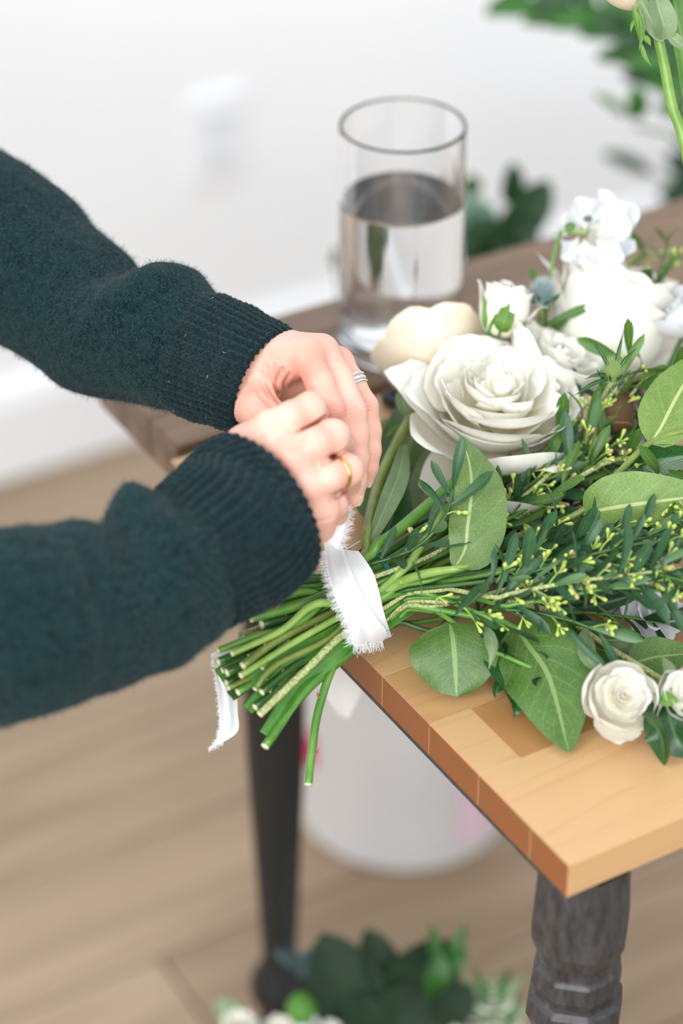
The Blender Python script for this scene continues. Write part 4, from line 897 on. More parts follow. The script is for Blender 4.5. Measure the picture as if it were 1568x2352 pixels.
# spray rose lying on the table
def spray(root, c, ax, R, seed):
    bloom(root, c, ax, R, [(4, [(.1, -.62), (.66, -.50), (.98, .02), (.98, .42), (1.02, .52)], .86, dict(ruf=.02, drop=.25)), (4, lay(.78, .58, .5, .10), .75, dict(ruf=.025, drop=.3)), (4, lay(.60, .66, .40, .06), .62, dict(ruf=.02)), (4, lay(.46, .70, .34, .02), .50, dict(ruf=.015)), (4, lay(.34, .72, .30, 0), .40, dict(ruf=.012)), (4, lay(.23, .73, .26, -.05), .30, dict(ruf=.01)), (3, lay(.13, .73, .22, -.1), .2, dict(ruf=.008, rmin=.08)), (3, lay(.05, .72, .2, -.1), .1, dict(ruf=.005, rmin=.04))], 'petal', seed,
          special=[(math.radians(160), [(.1, -.62), (.7, -.55), (1.1, -.1), (1.18, .3), (1.1, .55)], .85, dict(ruf=.02)), (math.radians(265), [(.1, -.62), (.7, -.55), (1.1, -.2), (1.25, .1), (1.32, .2)], .75, dict(ruf=.03, tip=.1)), (math.radians(-15), [(.1, -.6), (.7, -.5), (1.05, -.1), (1.12, .3), (1.12, .4)], .75, dict(ruf=.03))])
c = P(1424, 1606, .024); ax = unit(-VIEW_F*.86 + VIEW_R*.12 - VIEW_U*.05 + np.array([0, 0, .45]))
r8 = empty('spray_rose', c, 'small white spray rose lying on the maple top at lower right', 'rose', GS)
spray(r8, c, ax, .0178, 71)
stem(r8, [via(708, 1802, .004), via(714, 1740, .004), via(734, 1620, .006), via(787, 1497, .008), via(897, 1445, .006), P(1069, 1471, .026), P(1231, 1537, .022), P(1328, 1554, .020), c - ax*.012], [.0022, .0023, .0022, .0019, .0015, .0013, .0012, .0012], 'st_mid', nodes=(.08, .2), n=90)
b = c - ax*.010
for (u, v, w_) in ((1345, 1535, .0), (1335, 1570, 0), (1298, 1590, 0)): pass
leaf(r8, [P(1375, 1545, .028), P(1348, 1510, .034), P(1344, 1470, .036), P(1350, 1440, .034)], .011, 'lf_gray', 'sepal', prof='lance', roll=.3)
leaf(r8, [P(1368, 1585, .018), P(1320, 1580, .02), P(1286, 1592, .018)], .010, 'lf_gray', 'sepal', prof='lance', roll=-.2)
leaf(r8, [P(1480, 1590, .02), P(1495, 1570, .025), P(1508, 1560, .025)], .008, 'sepal', 'sepal', prof='lance')
c = P(1588, 1600, .026)
r9 = empty('spray_rose', c, 'spray rose cut by the right frame edge beside the small one', 'rose', GS)
spray(r9, c, unit(-VIEW_F*.8 - VIEW_R*.2 + VIEW_U*.3), .0150, 73)
stem(r9, [via(596, 1641, .012), via(695, 1546, .018), via(801, 1448, .020), via(889, 1432, .018), P(968, 1397, .036), P(1055, 1375, .036), P(1250, 1400, .03), P(1420, 1500, .026), c + VIEW_F*.012], [.0021, .0021, .0020, .0018, .0015, .0014], 'st_lump', n=80)
leaf(r9, [P(1568, 1590, .03), P(1540, 1570, .03), P(1535, 1535, .032), P(1520, 1505, .032)], .010, 'lf_gray', 'sepal', prof='lance', roll=.5)
leaf(r9, [P(1560, 1610, .03), P(1530, 1605, .028), P(1500, 1592, .026)], .008, 'sepal', 'sepal', prof='lance')
# sweet pea type bloom at the top
s1 = empty('sweet_pea', P(1385, 530, .13), 'ruffled pure white sweet pea bloom standing highest in the bouquet', 'flower', GS)
def fan(root, c, up, out, w_, h_, mat, seed, nu=14, nv=17, ruf=.22, cup=.35):
    rr = np.random.default_rng(seed); a = rr.uniform(0, 6.28, 4); up, out = unit(up), unit(out - unit(up)*np.dot(out, unit(up))); sd = np.cross(up, out); V = []; U = []
    for i in range(nu):
        s = i/(nu - 1)
        for j in range(nv):
            t = j/(nv - 1)*2 - 1; g = t*1.25*s**.4; rr_ = s*(1 + .06*math.sin(t*7 + a[0])); rf = ruf*s**2*(math.sin(t*6 + a[1]) + .5*math.sin(t*13 + a[2]))
            V.append(c + up*h_*rr_*math.cos(g*.95) + sd*w_*rr_*math.sin(g) + out*(h_*(cup*(s**2) - cup*.6*t*t*s + rf))); U.append((s, j/(nv - 1)))
    return mesh('petal', V, gridf(nu, nv), M[mat], root, True, U, origin=c)
for (u, v, h, up, out, w_, h_, sd) in ((1345, 535, .135, VIEW_U*.9 - VIEW_R*.1, -VIEW_F, .0125, .021, 1), (1350, 525, .135, VIEW_U*.3 + VIEW_R*1.0, -VIEW_F, .020, .029, 2), (1362, 530, .133, -VIEW_U*.5 + VIEW_R*.8, -VIEW_F + VIEW_U*.3, .015, .026, 3),
        (1330, 540, .133, -VIEW_U*.8 - VIEW_R*.35, -VIEW_F*.8, .010, .018, 4), (1330, 530, .136, VIEW_U*.5 - VIEW_R*.7, -VIEW_F, .009, .014, 5), (1370, 540, .138, VIEW_R + VIEW_U*.8, -VIEW_F, .014, .022, 6), (1340, 545, .134, -VIEW_U*.9 + VIEW_R*.15, -VIEW_F, .013, .020, 8), (1366, 548, .137, VIEW_R*.8 - VIEW_U*.9, -VIEW_F - VIEW_R*.3, .012, .021, 7)):
    fan(s1, P(u, v, h), up, out, w_, h_, 'petal_white', sd)
stem(s1, [via(640, 1540, -.014), via(740, 1450, -.012), via(830, 1390, -.01), P(1050, 1230, .01), P(1220, 900, .05), P(1262, 640, .115), P(1282, 545, .135), P(1292, 522, .138)], [.0012, .0011, .001], 'st_mid')
tube('stalk', [P(1292, 530, .137), P(1315, 533, .136), P(1350, 535, .136)], [.0011, .0013], M['st_light'], s1, seg=8)
leaf(s1, [P(1298, 528, .139), P(1312, 520, .141), P(1322, 524, .141)], .006, 'lf_mid', 'sepal')
V, F = lathe_data([(.0001, -.0018), (.0022, -.001), (.0028, .0005), (.0016, .0016), (.0001, .002)], 12, P(1347, 506, .142) - VIEW_F*.006); mesh('flower_eye', V, F, simple('dark_eye', srgb(96, 92, 96), .6), s1)
# blooms mostly buried in the greenery (white glimpses)
for k, (u, v, h, R, lab) in enumerate(((1445, 1215, .02, .016, 'white bloom buried in foliage below the pale leaves'), (1520, 1235, .03, .014, 'white bloom in the foliage at the right edge, mid height'), (1408, 1352, .012, .014, 'white bloom glimpsed deep between stems at lower right'), (1500, 1405, .012, .016, 'white bloom glimpsed above the small spray rose'), (1490, 970, .03, .015, 'white bloom behind the brown seed cone'))):
    c = P(u, v, h); o = empty('buried_bloom', c, lab, 'flower', GS)
    bloom(o, c, unit(-VIEW_F + VIEW_U*.4 + VIEW_R*.2*(k - 2)), R, [(6, OUTER, .7, dict(ruf=.05)), (5, L3, .5, dict(ruf=.04)), (4, L5, .3, {})], 'petal_white', 80 + k)
    stem(o, [via(560 + 22*k, 1560 - 25*k, -.012 + .003*k), via(720, 1440, -.012), via(835, 1385, -.012 + .004*k), P(1080, 1330, .012), c + VIEW_F*.008], [.0015, .0014, .0012], 'st_dark')

# thistles
def thistle(u, v, h, R, lab, stempath, seed, bracts=()):
    c = P(u, v, h); o = empty('sea_holly', c, lab, 'flower', GS); r = np.random.default_rng(seed); ax = unit(VIEW_U + VIEW_R*.1 - VIEW_F*.3); Fm = axframe(ax)
    V, F = lathe_data([(.0001, -1.1), (.6, -.95), (.95, -.3), (.92, .3), (.6, .85), (.0001, 1.1)], 16); mesh('cone', c + (V*R) @ Fm.T, F, simple('thistle_cone', srgb(112, 136, 64) if seed == 1 else srgb(84, 104, 98), .7), o)
    mb = MB()
    for i in range(420):
        z = 1 - 2*(i + .5)/420; a = i*2.39996; q = math.sqrt(max(0, 1 - z*z)); d = Fm @ np.array([q*math.cos(a), q*math.sin(a), z*1.1]); d2 = unit(d); p0 = c + d*R*.92; p1 = c + d*R*1.0 + d2*R*r.uniform(.35, .6) + ax*R*.12; s = unit(np.cross(d2, ax + .01))*R*.045; s2 = np.cross(d2, s)
        mb.add([p0 - s, p0 + s, p0 + s2, p1], [(0, 1, 3), (1, 2, 3), (2, 0, 3)])
    tag(mb.build('spines', simple('thistle_spine', srgb(150, 172, 120) if seed == 1 else srgb(168, 182, 184), .7), o, False), kind='stuff')
    for i in range(9):
        a = i*.7 + .2; d = Fm @ np.array([math.cos(a), math.sin(a), .0]); d = d - ax*.1 + ax*r.uniform(0, .5)
        leaf(o, [c - ax*R*.9, c + d*R*1.1 - ax*R*.7, c + d*R*r.uniform(1.5, 2.0) - ax*R*.2], R*.36, 'lf_dark', 'bract', prof='lance', fold=.5, nu=8, nv=5)
    for (du, dv) in bracts:
        leaf(o, [c - ax*R*.7 - VIEW_F*R*.5, c - VIEW_F*R*.7 + (VIEW_R*du*.5 - VIEW_U*dv*.5)*.000235, c - VIEW_F*R*.6 + (VIEW_R*du - VIEW_U*dv)*.000235], R*.42, 'lf_dark', 'bract', prof='lance', fold=.5, nu=8, nv=5)
    stem(o, stempath + [c - ax*R], [.0014, .0014, .0013], 'st_lump')
thistle(1408, 852, .118, .0060, 'spiky green sea holly head in front of the tall rose', [via(650, 1600, .0), via(740, 1500, .004), via(840, 1410, .006), P(1100, 1250, .03), P(1330, 1000, .06)], 1, [(-58, -78), (22, -92), (55, -55), (-70, 20), (-95, 60)])
thistle(1245, 672, .12, .0065, 'blue-grey sea holly head between the rosebud and tall rose', [via(545, 1460, -.01), via(700, 1400, -.006), via(830, 1350, -.004), P(1050, 1180, .01), P(1220, 800, .07)], 2)
# brown cone
c = P(1415, 952, .080); o = empty('seed_cone', c, 'brown bristly seed cone under the sea holly', 'flower', GS); V, F = lathe_data([(.0001, -.011), (.007, -.009), (.0105, -.003), (.0115, .004), (.010, .009), (.0001, .011)], 20); Fm = axframe(VIEW_U*.9 - VIEW_R*.3)
mesh('cone', c + V @ Fm.T, F, simple('brown_cone', srgb(84, 60, 36), .85), o); mb = MB()
for i in range(700):
    a = i*2.39996; z = -.010 + .020*((i*.618) % 1); rr_ = np.interp(z, [-.011, -.009, -.003, .004, .009, .011], [.002, .007, .0105, .0115, .010, .003]); d = Fm @ np.array([math.cos(a), math.sin(a), .15]); p0 = c + Fm @ np.array([math.cos(a)*rr_, math.sin(a)*rr_, z]); s = Fm[:, 2]*.0001 + np.cross(Fm[:, 2], d)*.00045; s2 = np.cross(d, s)
    mb.add([p0 - s, p0 + s, p0 + s2, p0 + d*.0014 + Fm[:, 2]*.0040], [(0, 1, 3), (1, 2, 3), (2, 0, 3)])
tag(mb.build('bristles', simple('cone_bristle', srgb(132, 100, 60), .8), o, False), kind='stuff'); stem(o, [via(630, 1500, -.01), via(835, 1400, -.01), P(1100, 1290, .02), P(1330, 1090, .035), c - Fm[:, 2]*.01], [.0016, .0015], 'st_dark')

# ------------------------------------------------------------------ large-leaved branches
GL = 'broad-leaved branches of the bouquet'
def branch(label, path, rad, mat, leaves, name='leafy_branch', **k):
    o = empty(name, path[0], label, 'foliage', GL); stem(o, path, rad, mat, **k)
    for (pts, w_, m, kw) in leaves: leaf(o, pts, w_, m, **kw)
    return o
branch('pale thick branch with an upright folded leaf left of centre', [via(532, 1501, .014), via(646, 1448, .018), via(710, 1395, .020), via(759, 1385, .021), via(835, 1400, .020), P(889, 1383, .046), P(968, 1326, .055), P(1050, 1306, .058), P(1100, 1300, .055)], [.0017, .0019, .0022, .0026, .0029, .0024, .0012], 'st_light',
       [([P(1042, 1306, .058), P(1066, 1262, .064), P(1072, 1210, .074), P(1082, 1120, .086), P(1074, 1050, .094), P(1054, 1003, .098)], .036, 'lf_sage', dict(prof='ovate', roll=-.35, fold=-.25, wave=.07, wr=1.15, wl=.60, nu=26, nv=13, twist=.5))], nodes=(.12, .3))
branch('stout green branch with broad leaves behind the fingertips', [via(500, 1494, .008), via(573, 1466, .012), via(700, 1420, .014), via(835, 1272, .016), P(905, 1225, .058), P(1012, 1135, .062), P(1060, 1090, .055)], [.0018, .0020, .0022, .0028, .0034, .0034, .003], 'st_mid',
       [([P(838, 1265, .05), P(878, 1180, .058), P(915, 1090, .060), P(930, 1010, .058)], .0125, 'lf_gray', dict(prof='ellip', roll=.3, wave=.05)),
        ([P(880, 1240, .04), P(905, 1170, .042), P(922, 1090, .042)], .020, 'lf_dark', dict(prof='ovate', roll=.1)),
        ([P(900, 1180, .022), P(930, 1060, .024), P(975, 900, .026)], .040, 'lf_mid', dict(prof='round', roll=.2)),
        ([P(850, 1200, .015), P(862, 1100, .015), P(885, 960, .018)], .026, 'lf_mid', dict(prof='ovate', roll=-.2)),
        ([P(960, 1200, .03), P(985, 1100, .03), P(1000, 1010, .03)], .022, 'lf_gray', dict(prof='ovate'))], nodes=(.66,))
branch('arching olive branch with broad pale leaves at right', [via(524, 1580, .002), via(690, 1500, .006), via(835, 1420, .008), P(1000, 1300, .035), P(1180, 1235, .05), P(1330, 1178, .068), P(1416, 1090, .085), P(1497, 1014, .095), P(1590, 985, .10)], [.0016, .0018, .0018, .0018, .0020, .0019, .0017], 'st_olive',
       [([P(1340, 1180, .068), P(1375, 1172, .075), P(1460, 1158, .082), P(1640, 1135, .088)], .036, 'lf_light', dict(prof='ovate', roll=.1, fold=-.12, wave=.03, nu=22, nv=11)),
        ([P(1490, 1018, .095), P(1515, 985, .10), P(1560, 900, .11), P(1625, 800, .12)], .034, 'lf_light', dict(prof='ovate', roll=-.3, fold=-.1, nu=20, nv=11)),
        ([P(1440, 1078, .078), P(1500, 1058, .085), P(1620, 1040, .09)], .018, 'lf_dark', dict(prof='ovate', roll=.2, nu=20)),
        ([P(1330, 1180, .06), P(1300, 1225, .05), P(1210, 1275, .04)], .022, 'lf_dark', dict(prof='ovate', roll=.3)),
        ([P(1480, 1100, .05), P(1530, 1110, .05), P(1620, 1120, .05)], .020, 'lf_dark', dict(prof='ovate'))])
branch('low branch with two round mid-green leaves spread on the maple top', [via(510, 1540, -.004), via(660, 1480, .002), via(835, 1425, .006), P(960, 1425, .030), P(1120, 1430, .030), P(1187, 1443, .030), P(1300, 1490, .022), P(1440, 1560, .015)], [.0018, .0019, .0019, .0017, .0013], 'st_mid',
       [([P(1033, 1432, .030), P(1040, 1470, .028), P(1045, 1530, .018), P(1048, 1600, .005)], .048, 'lf_mid', dict(prof='round', roll=.05, fold=.08, curl=-.12, nu=22, nv=13, wave=.02)),
        ([P(1180, 1436, .030), P(1215, 1485, .028), P(1262, 1560, .022), P(1306, 1728, .004)], .048, 'lf_mid', dict(prof='ovate', roll=.1, fold=.12, curl=-.1, nu=24, nv=13, wave=.02)),
        ([P(1125, 1440, .024), P(1150, 1500, .020), P(1180, 1570, .012), P(1190, 1640, .004)], .024, 'lf_dark', dict(prof='ovate', roll=-.3, nu=20)),
        ([P(1200, 1440, .02), P(1300, 1465, .02), P(1430, 1510, .015)], .026, 'lf_mid', dict(prof='ovate', roll=.4, nu=20)),
        ([P(1110, 1440, .035), P(1128, 1470, .038), P(1132, 1500, .036), P(1122, 1538, .030)], .008, 'lf_gray', dict(prof='lance', roll=.6)),
        ([P(1478, 1650, .018), P(1505, 1668, .022), P(1520, 1700, .018), P(1526, 1758, .002)], .016, 'lf_dark', dict(prof='ovate', roll=.7, fold=.5)),
        ([P(1530, 1600, .02), P(1535, 1640, .02), P(1555, 1700, .012), P(1590, 1740, .004)], .026, 'lf_dark', dict(prof='ovate', roll=.2)),
        ([P(1300, 1480, .02), P(1400, 1470, .02), P(1500, 1480, .02)], .022, 'lf_mid', dict(prof='ovate', roll=.2)),
        ([P(1440, 1530, .018), P(1500, 1510, .018), P(1600, 1500, .018)], .022, 'lf_mid', dict(prof='ovate', roll=-.2)),
        ([P(1160, 1560, .008), P(1142, 1580, .006), P(1136, 1605, .002)], .006, 'lf_dark', dict(prof='lance')),
        ([P(1190, 1600, .008), P(1186, 1630, .006), P(1180, 1650, .002)], .006, 'lf_dark', dict(prof='lance'))])

# strap-shaped leaves cut with the stems, left of the ribbon
GB = 'strap leaves cut level with the stems'
for k, (a, b_, c_, w_, rl, m, lab) in enumerate((((614, 1692, .004), (695, 1570, .010), (797, 1483, .014), .0120, .0, 'blade', 'widest strap leaf, bright green, lowest in the cut stem bundle'), ((568, 1630, .0), (680, 1520, .008), (795, 1450, .014), .0085, -.1, 'blade', 'strap leaf end just above the rough pale stem'),
      ((503, 1553, -.008), (600, 1500, -.004), (780, 1420, .004), .0100, .1, 'blade', 'leftmost strap leaf end beside the hanging ribbon'), ((530, 1600, -.002), (640, 1530, .002), (790, 1440, .01), .0070, .1, 'lf_dark', 'dark strap leaf end in the middle of the cut stems'), ((575, 1560, .006), (660, 1500, .010), (780, 1440, .014), .0060, .2, 'blade', 'narrow strap leaf between two round stems'), ((608, 1400, -.004), (700, 1365, 0), (800, 1330, .006), .0060, .3, 'blade', 'strap leaf close under the nearer cuff'))):
    o = empty('strap_leaf', via(*a), lab, 'foliage', GB); e = via(c_[0], c_[1], c_[2]); q = e + AX*.10 - BN*.01
    leaf(o, [via(*a), via(*b_), e, q], w_, m, 'leaf', prof='blade', roll=rl, fold=.2, nu=20, nv=7)
    leaf(o, [via(*a) + BS*.0012 - BN*.001, via(*b_) + BS*.001 - BN*.001, e - BN*.002], w_*.8, m, 'leaf', prof='blade', roll=rl - .5, fold=.3, nu=14, nv=5)
# sprigs -----------------------------------------------------------
rs = np.random.default_rng(99)
SP = [  # label, path pixels with heights, leaf mat, leaves, buds, scale
 ('sprig with blue-green leaves crossing the folded pale leaf', [(835, 1300, .05), (950, 1260, .06), (1020, 1190, .075), (1040, 1120, .085)], 'lf_small', 12, 2, 1.0),
 ('short sprig with dark round-tipped leaves under the largest rose', [(850, 1330, .05), (1000, 1270, .05), (1180, 1150, .052), (1310, 1060, .055)], 'lf_small', 16, 4, 1.1),
 ('budded sprig below the brown seed cone', [(850, 1350, .045), (1040, 1260, .045), (1290, 1120, .058), (1420, 1010, .075)], 'lf_small2', 16, 8, 1.05),
 ('budded sprig reaching up beside the sea holly', [(850, 1345, .045), (1100, 1200, .05), (1340, 1010, .07), (1420, 905, .09), (1470, 845, .10)], 'lf_small2', 11, 5, 1.1),
 ('budded sprig fanning over the low pale rose to the right edge', [(850, 1350, .04), (1150, 1180, .05), (1400, 960, .08), (1490, 865, .100), (1600, 830, .11)], 'lf_small2', 10, 6, 1.0),
 ('sprig with yellow buds running under the pale right leaf', [(860, 1370, .045), (1060, 1310, .05), (1280, 1235, .06), (1430, 1215, .07), (1580, 1190, .08)], 'lf_small', 18, 9, 1.0),
 ('long sprig dense with yellow buds along the middle right', [(870, 1400, .045), (1100, 1350, .055), (1300, 1290, .07), (1460, 1250, .08), (1600, 1240, .085)], 'lf_small', 20, 14, 1.05),
 ('second long budded sprig just below the middle one', [(880, 1420, .04), (1120, 1375, .055), (1290, 1340, .068), (1450, 1320, .075), (1600, 1300, .075)], 'lf_small', 22, 13, 1.05),
 ('lowest long sprig with curling leaves above the spray rose', [(890, 1430, .035), (1100, 1400, .045), (1270, 1375, .055), (1430, 1350, .065), (1600, 1370, .065)], 'lf_small', 22, 10, 1.1),
 ('sprig with hanging leaves over the round leaves on the table', [(880, 1430, .03), (1000, 1420, .04), (1150, 1400, .045), (1290, 1420, .045), (1400, 1460, .04)], 'lf_small', 14, 4, 1.0),
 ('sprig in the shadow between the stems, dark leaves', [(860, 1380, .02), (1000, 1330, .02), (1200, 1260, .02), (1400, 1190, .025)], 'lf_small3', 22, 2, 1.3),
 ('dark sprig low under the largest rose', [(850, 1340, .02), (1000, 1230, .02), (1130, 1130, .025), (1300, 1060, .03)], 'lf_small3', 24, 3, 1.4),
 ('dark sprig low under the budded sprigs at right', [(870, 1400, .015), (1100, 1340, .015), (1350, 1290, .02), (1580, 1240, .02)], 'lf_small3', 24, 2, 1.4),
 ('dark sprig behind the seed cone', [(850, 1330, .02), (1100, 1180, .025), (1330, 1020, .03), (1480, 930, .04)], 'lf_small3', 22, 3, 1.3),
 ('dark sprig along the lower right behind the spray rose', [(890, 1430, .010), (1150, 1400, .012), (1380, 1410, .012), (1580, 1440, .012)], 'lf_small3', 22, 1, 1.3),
 ('airy sprig standing tall at the upper right behind the tall rose', [(1300, 950, .03), (1440, 760, .07), (1500, 660, .10), (1530, 570, .12)], 'lf_small2', 12, 3, 1.2),
 ('airy horizontal sprig behind the tall rose at the right edge', [(1380, 700, .08), (1450, 600, .09), (1520, 580, .10), (1600, 560, .10)], 'lf_small2', 8, 4, .9),
 ('fine sprig with curved leaves between rosebud and tall rose', [(1100, 1000, .03), (1180, 860, .06), (1235, 760, .09), (1248, 700, .10)], 'lf_small2', 9, 1, 1.1),
 ('leafy sprig right of the largest rose', [(860, 1350, .04), (1140, 1190, .045), (1325, 1065, .065), (1372, 930, .085)], 'lf_small', 15, 5, 1.15),
 ('sprig with upright leaves at the foot of the tall rose', [(1200, 1100, .05), (1350, 960, .08), (1425, 880, .10), (1445, 820, .11)], 'lf_small2', 12, 4, 1.15),
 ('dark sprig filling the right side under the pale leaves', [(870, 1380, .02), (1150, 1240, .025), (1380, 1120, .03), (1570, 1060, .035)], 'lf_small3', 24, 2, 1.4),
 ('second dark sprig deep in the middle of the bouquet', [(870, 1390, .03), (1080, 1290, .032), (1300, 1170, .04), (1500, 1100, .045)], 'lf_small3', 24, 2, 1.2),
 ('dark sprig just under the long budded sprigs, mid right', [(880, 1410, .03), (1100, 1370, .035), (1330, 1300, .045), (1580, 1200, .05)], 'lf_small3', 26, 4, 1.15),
 ('dense curling sprig at the far right middle', [(1000, 1340, .04), (1250, 1300, .06), (1420, 1300, .07), (1590, 1340, .075)], 'lf_small', 22, 12, 1.1),
 ('dense budded sprig rising to the right edge below the pale leaf', [(1000, 1330, .04), (1250, 1290, .06), (1430, 1245, .072), (1590, 1215, .08)], 'lf_small', 22, 12, 1.05),
 ('upright leafy sprig left of the seed cone', [(1000, 1260, .045), (1220, 1125, .05), (1345, 1030, .068), (1392, 945, .082)], 'lf_small', 14, 6, 1.0),
 ('thin side sprig with few leaves crossing the bare stems right of the ribbon', [(900, 1400, .05), (980, 1380, .055), (1080, 1400, .05), (1160, 1440, .045)], 'lf_small', 8, 3, .8),
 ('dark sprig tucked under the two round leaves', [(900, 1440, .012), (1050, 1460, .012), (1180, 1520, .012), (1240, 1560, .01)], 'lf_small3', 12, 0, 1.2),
 ('budded sprig tips poking out at the right edge above the pale leaf', [(1200, 1180, .05), (1400, 1060, .07), (1500, 1080, .08), (1590, 1190, .085)], 'lf_small2', 12, 6, 1.0),
]
for k, (lab, px, m, nl, nb, sc) in enumerate(SP):
    pth = [P(u, v, h) for u, v, h in px]
    if px[0][0] < 900:
        e = (535 + rs.uniform(-10, 130), 1500 + rs.uniform(-30, 130)); pth = [via(e[0], e[1], rs.uniform(-.012, .010)), bnd(rs.uniform(-.018, .018), rs.uniform(-.012, .014))] + pth
        t0 = .62
    else: t0 = .25
    sprig(lab, pth, (.0015, .0014, .0012, .0007), 'st_lump' if k % 3 == 1 else ('st_mid' if k % 3 else 'st_dark'), m, nl, t0, nb, 4, sc, 100 + k, budsc=.82, cut=px[0][0] < 900)
# extra cut stems that belong to flowers hidden deep in the bouquet
GX = 'bare stems in the cut bundle'
EX = [((608, 1715), (700, 1590), .006, 'st_mid', .0020, 'lowest bare stem end, split at the tip'), ((557, 1530), (643, 1467), .014, 'st_olive', .0020, 'brownish green stem with a joint, above the centre'), ((500, 1520), (620, 1470), .0, 'st_dark', .0018, None), ((520, 1545), (640, 1490), .004, 'st_dark', .0019, None), ((545, 1590), (660, 1520), .002, 'st_mid', .0018, None), ((575, 1420), (690, 1390), .010, 'st_mid', .0021, None),
      ((620, 1380), (720, 1362), .004, 'st_mid', .0018, None), ((650, 1345), (740, 1335), -.002, 'st_dark', .0017, None), ((668, 1325), (750, 1312), -.008, 'st_mid', .0016, None), ((600, 1435), (700, 1410), .004, 'st_dark', .0022, None), ((560, 1470), (680, 1430), .008, 'st_dark', .0022, None), ((585, 1625), (680, 1545), .004, 'st_dark', .0018, None), ((520, 1570), (640, 1510), -.006, 'st_dark', .0020, None), ((600, 1590), (690, 1520), .008, 'st_dark', .0018, None), ((640, 1640), (710, 1560), -.004, 'st_dark', .0018, None)]
for k, (a, b_, fr, m, rad, lab) in enumerate(EX):
    rad *= 1.18; ac = .020 - .042*k/len(EX) if k > 1 else (-.02 if k == 0 else .0); q = bnd(rs.uniform(-.020, .020) if k > 1 else ac, min(fr, .012) - .002)
    o = empty('bare_stem', via(a[0], a[1], fr), lab or ('slim green stem end second from the left of the cut bundle', 'dark green stem end low at the left of the bundle', 'mid-green stem end below the leftmost strap leaf', 'pale-lit stem just under the near cuff edge', 'upper stem running close beneath the cuff', 'dark upper stem beside the frayed ribbon edge', 'topmost thin stem between cuff and ribbon', 'thick dark stem below the topmost ones', 'thick dark stem crossing the left middle of the bundle', 'dark stem end just left of the rough pale stem', 'short dark stem end in the lower left', 'dark stem lying between strap leaves', 'lowest dark stem beside the loose hanging one')[k - 2], 'stem', GX)
    stem(o, [via(a[0], a[1], fr), via(b_[0], b_[1], fr), q, q + AX*.05 + BS*rs.uniform(-.004, .008), q + AX*.13 + BS*rs.uniform(-.01, .02)], [rad, rad, rad*.95, rad*.8, rad*.5], m, nodes=(.1,) if k % 4 == 1 else ())

# ------------------------------------------------------------------ ribbon
def mat_cloth():
    t = NT('white_cotton'); v = t.coord(); n = t.noise(1500, 2, .6, v); t.set(Base_Color=srgb(246, 247, 250), Roughness=.8, Sheen_Weight=.2); t.bump(n, .2, .0003)
    tr = t.n('ShaderNodeBsdfTranslucent'); tr.inputs[0].default_value = srgb(246, 247, 250); mx = t.n('ShaderNodeMixShader'); mx.inputs[0].default_value = .2
    t.l(t.b.outputs[0], mx.inputs[1]); t.l(tr.outputs[0], mx.inputs[2]); t.l(mx.outputs[0], t.out.inputs[0]); return t.m
M['cloth'] = mat_cloth(); M['thread'] = simple('white_thread', srgb(250, 250, 252), .8)
rib = empty('ribbon', BND, 'frayed white cotton ribbon wrapped around the stems, one tail hanging', 'ribbon')
def front_at(u, v, extra=0.0):
    q = via(u, v, 0); d = (q - BND) @ BS; return via(u, v, math.sqrt(max(BR_**2 - d*d, 1e-6)) + extra)
def strip(name, A, B, nu=40, nv=9, pleat=0.0, lift=0.0, seed=0, parent=None):
    a, b = spline(A, nu), spline(B, nu); V = []; U = []; r = np.random.default_rng(seed).uniform(0, 6.28, 4)
    for i in range(nu):
        for j in range(nv):
            t = j/(nv - 1); p = a[i]*(1 - t) + b[i]*t; n = -VIEW_F
            V.append(p + n*(pleat*(math.sin(t*9 + r[0] + i*.05) + .5*math.sin(t*17 + r[1] - i*.04))*math.sin(math.pi*t)**.5 + lift*math.sin(math.pi*t))); U.append((i/(nu - 1), t))
    return mesh(name, V, gridf(nu, nv), M['cloth'], parent or rib, True, U), a, b
def fray(edge, outdir, n, ln, seed, parent=None, start=0, end=1):
    g = np.random.default_rng(seed); mb = MB(); m = len(edge)
    for k in range(n):
        f = start + (end - start)*g.random(); i = f*(m - 1); i0 = min(int(i), m - 2); p = edge[i0] + (edge[i0 + 1] - edge[i0])*(i - i0); tn = unit(edge[i0 + 1] - edge[i0]); d = unit(outdir + tn*g.normal(0, .5) - VIEW_F*g.normal(0, .35)); L_ = ln*g.uniform(.4, 1.5)
        cv = unit(g.normal(0, 1, 3))*L_*.28; V, F, _ = tube_data([p - d*.0008, p + d*L_*.5 + cv, p + d*L_ + cv*g.uniform(-1, 1.6)], [.00011, .00008], n=5, seg=3, caps=False); mb.add(V, F)
    tag(mb.build('frayed_threads', M['thread'], parent or rib), kind='stuff')
e = .0022
Bl, Br = [(785, 1262), (800, 1310), (812, 1360), (828, 1410), (846, 1450), (862, 1478)], [(824, 1266), (853, 1308), (867, 1346), (881, 1405), (892, 1440), (899, 1462)]
o, a_, b_ = strip('inner_wrap', [front_at(u, v, e) for u, v in Bl], [front_at(u, v, e) for u, v in Br], seed=3, pleat=.0003)
Al = [(740, 1228), (746, 1262), (750, 1304), (761, 1346), (775, 1388), (797, 1431), (806, 1464), (812, 1486)]; Ar = [(762, 1205), (785, 1255), (803, 1304), (822, 1346), (843, 1386), (868, 1424), (888, 1452), (878, 1474)]
o, a_, b_ = strip('outer_wrap', [front_at(u, v, e + .003) for u, v in Al], [front_at(u, v, e + .0035) for u, v in Ar], seed=5, pleat=.0007, nv=15)
outl = unit(-VIEW_R*.9 + VIEW_U*-.35); fray(a_, outl, 420, .0030, 1, start=.12, end=.97)
bot = np.array([a_[-1]*(1 - t) + b_[-1]*t for t in np.linspace(0, 1, 20)]); fray(bot, unit(-VIEW_U + VIEW_R*.1), 150, .0036, 2)
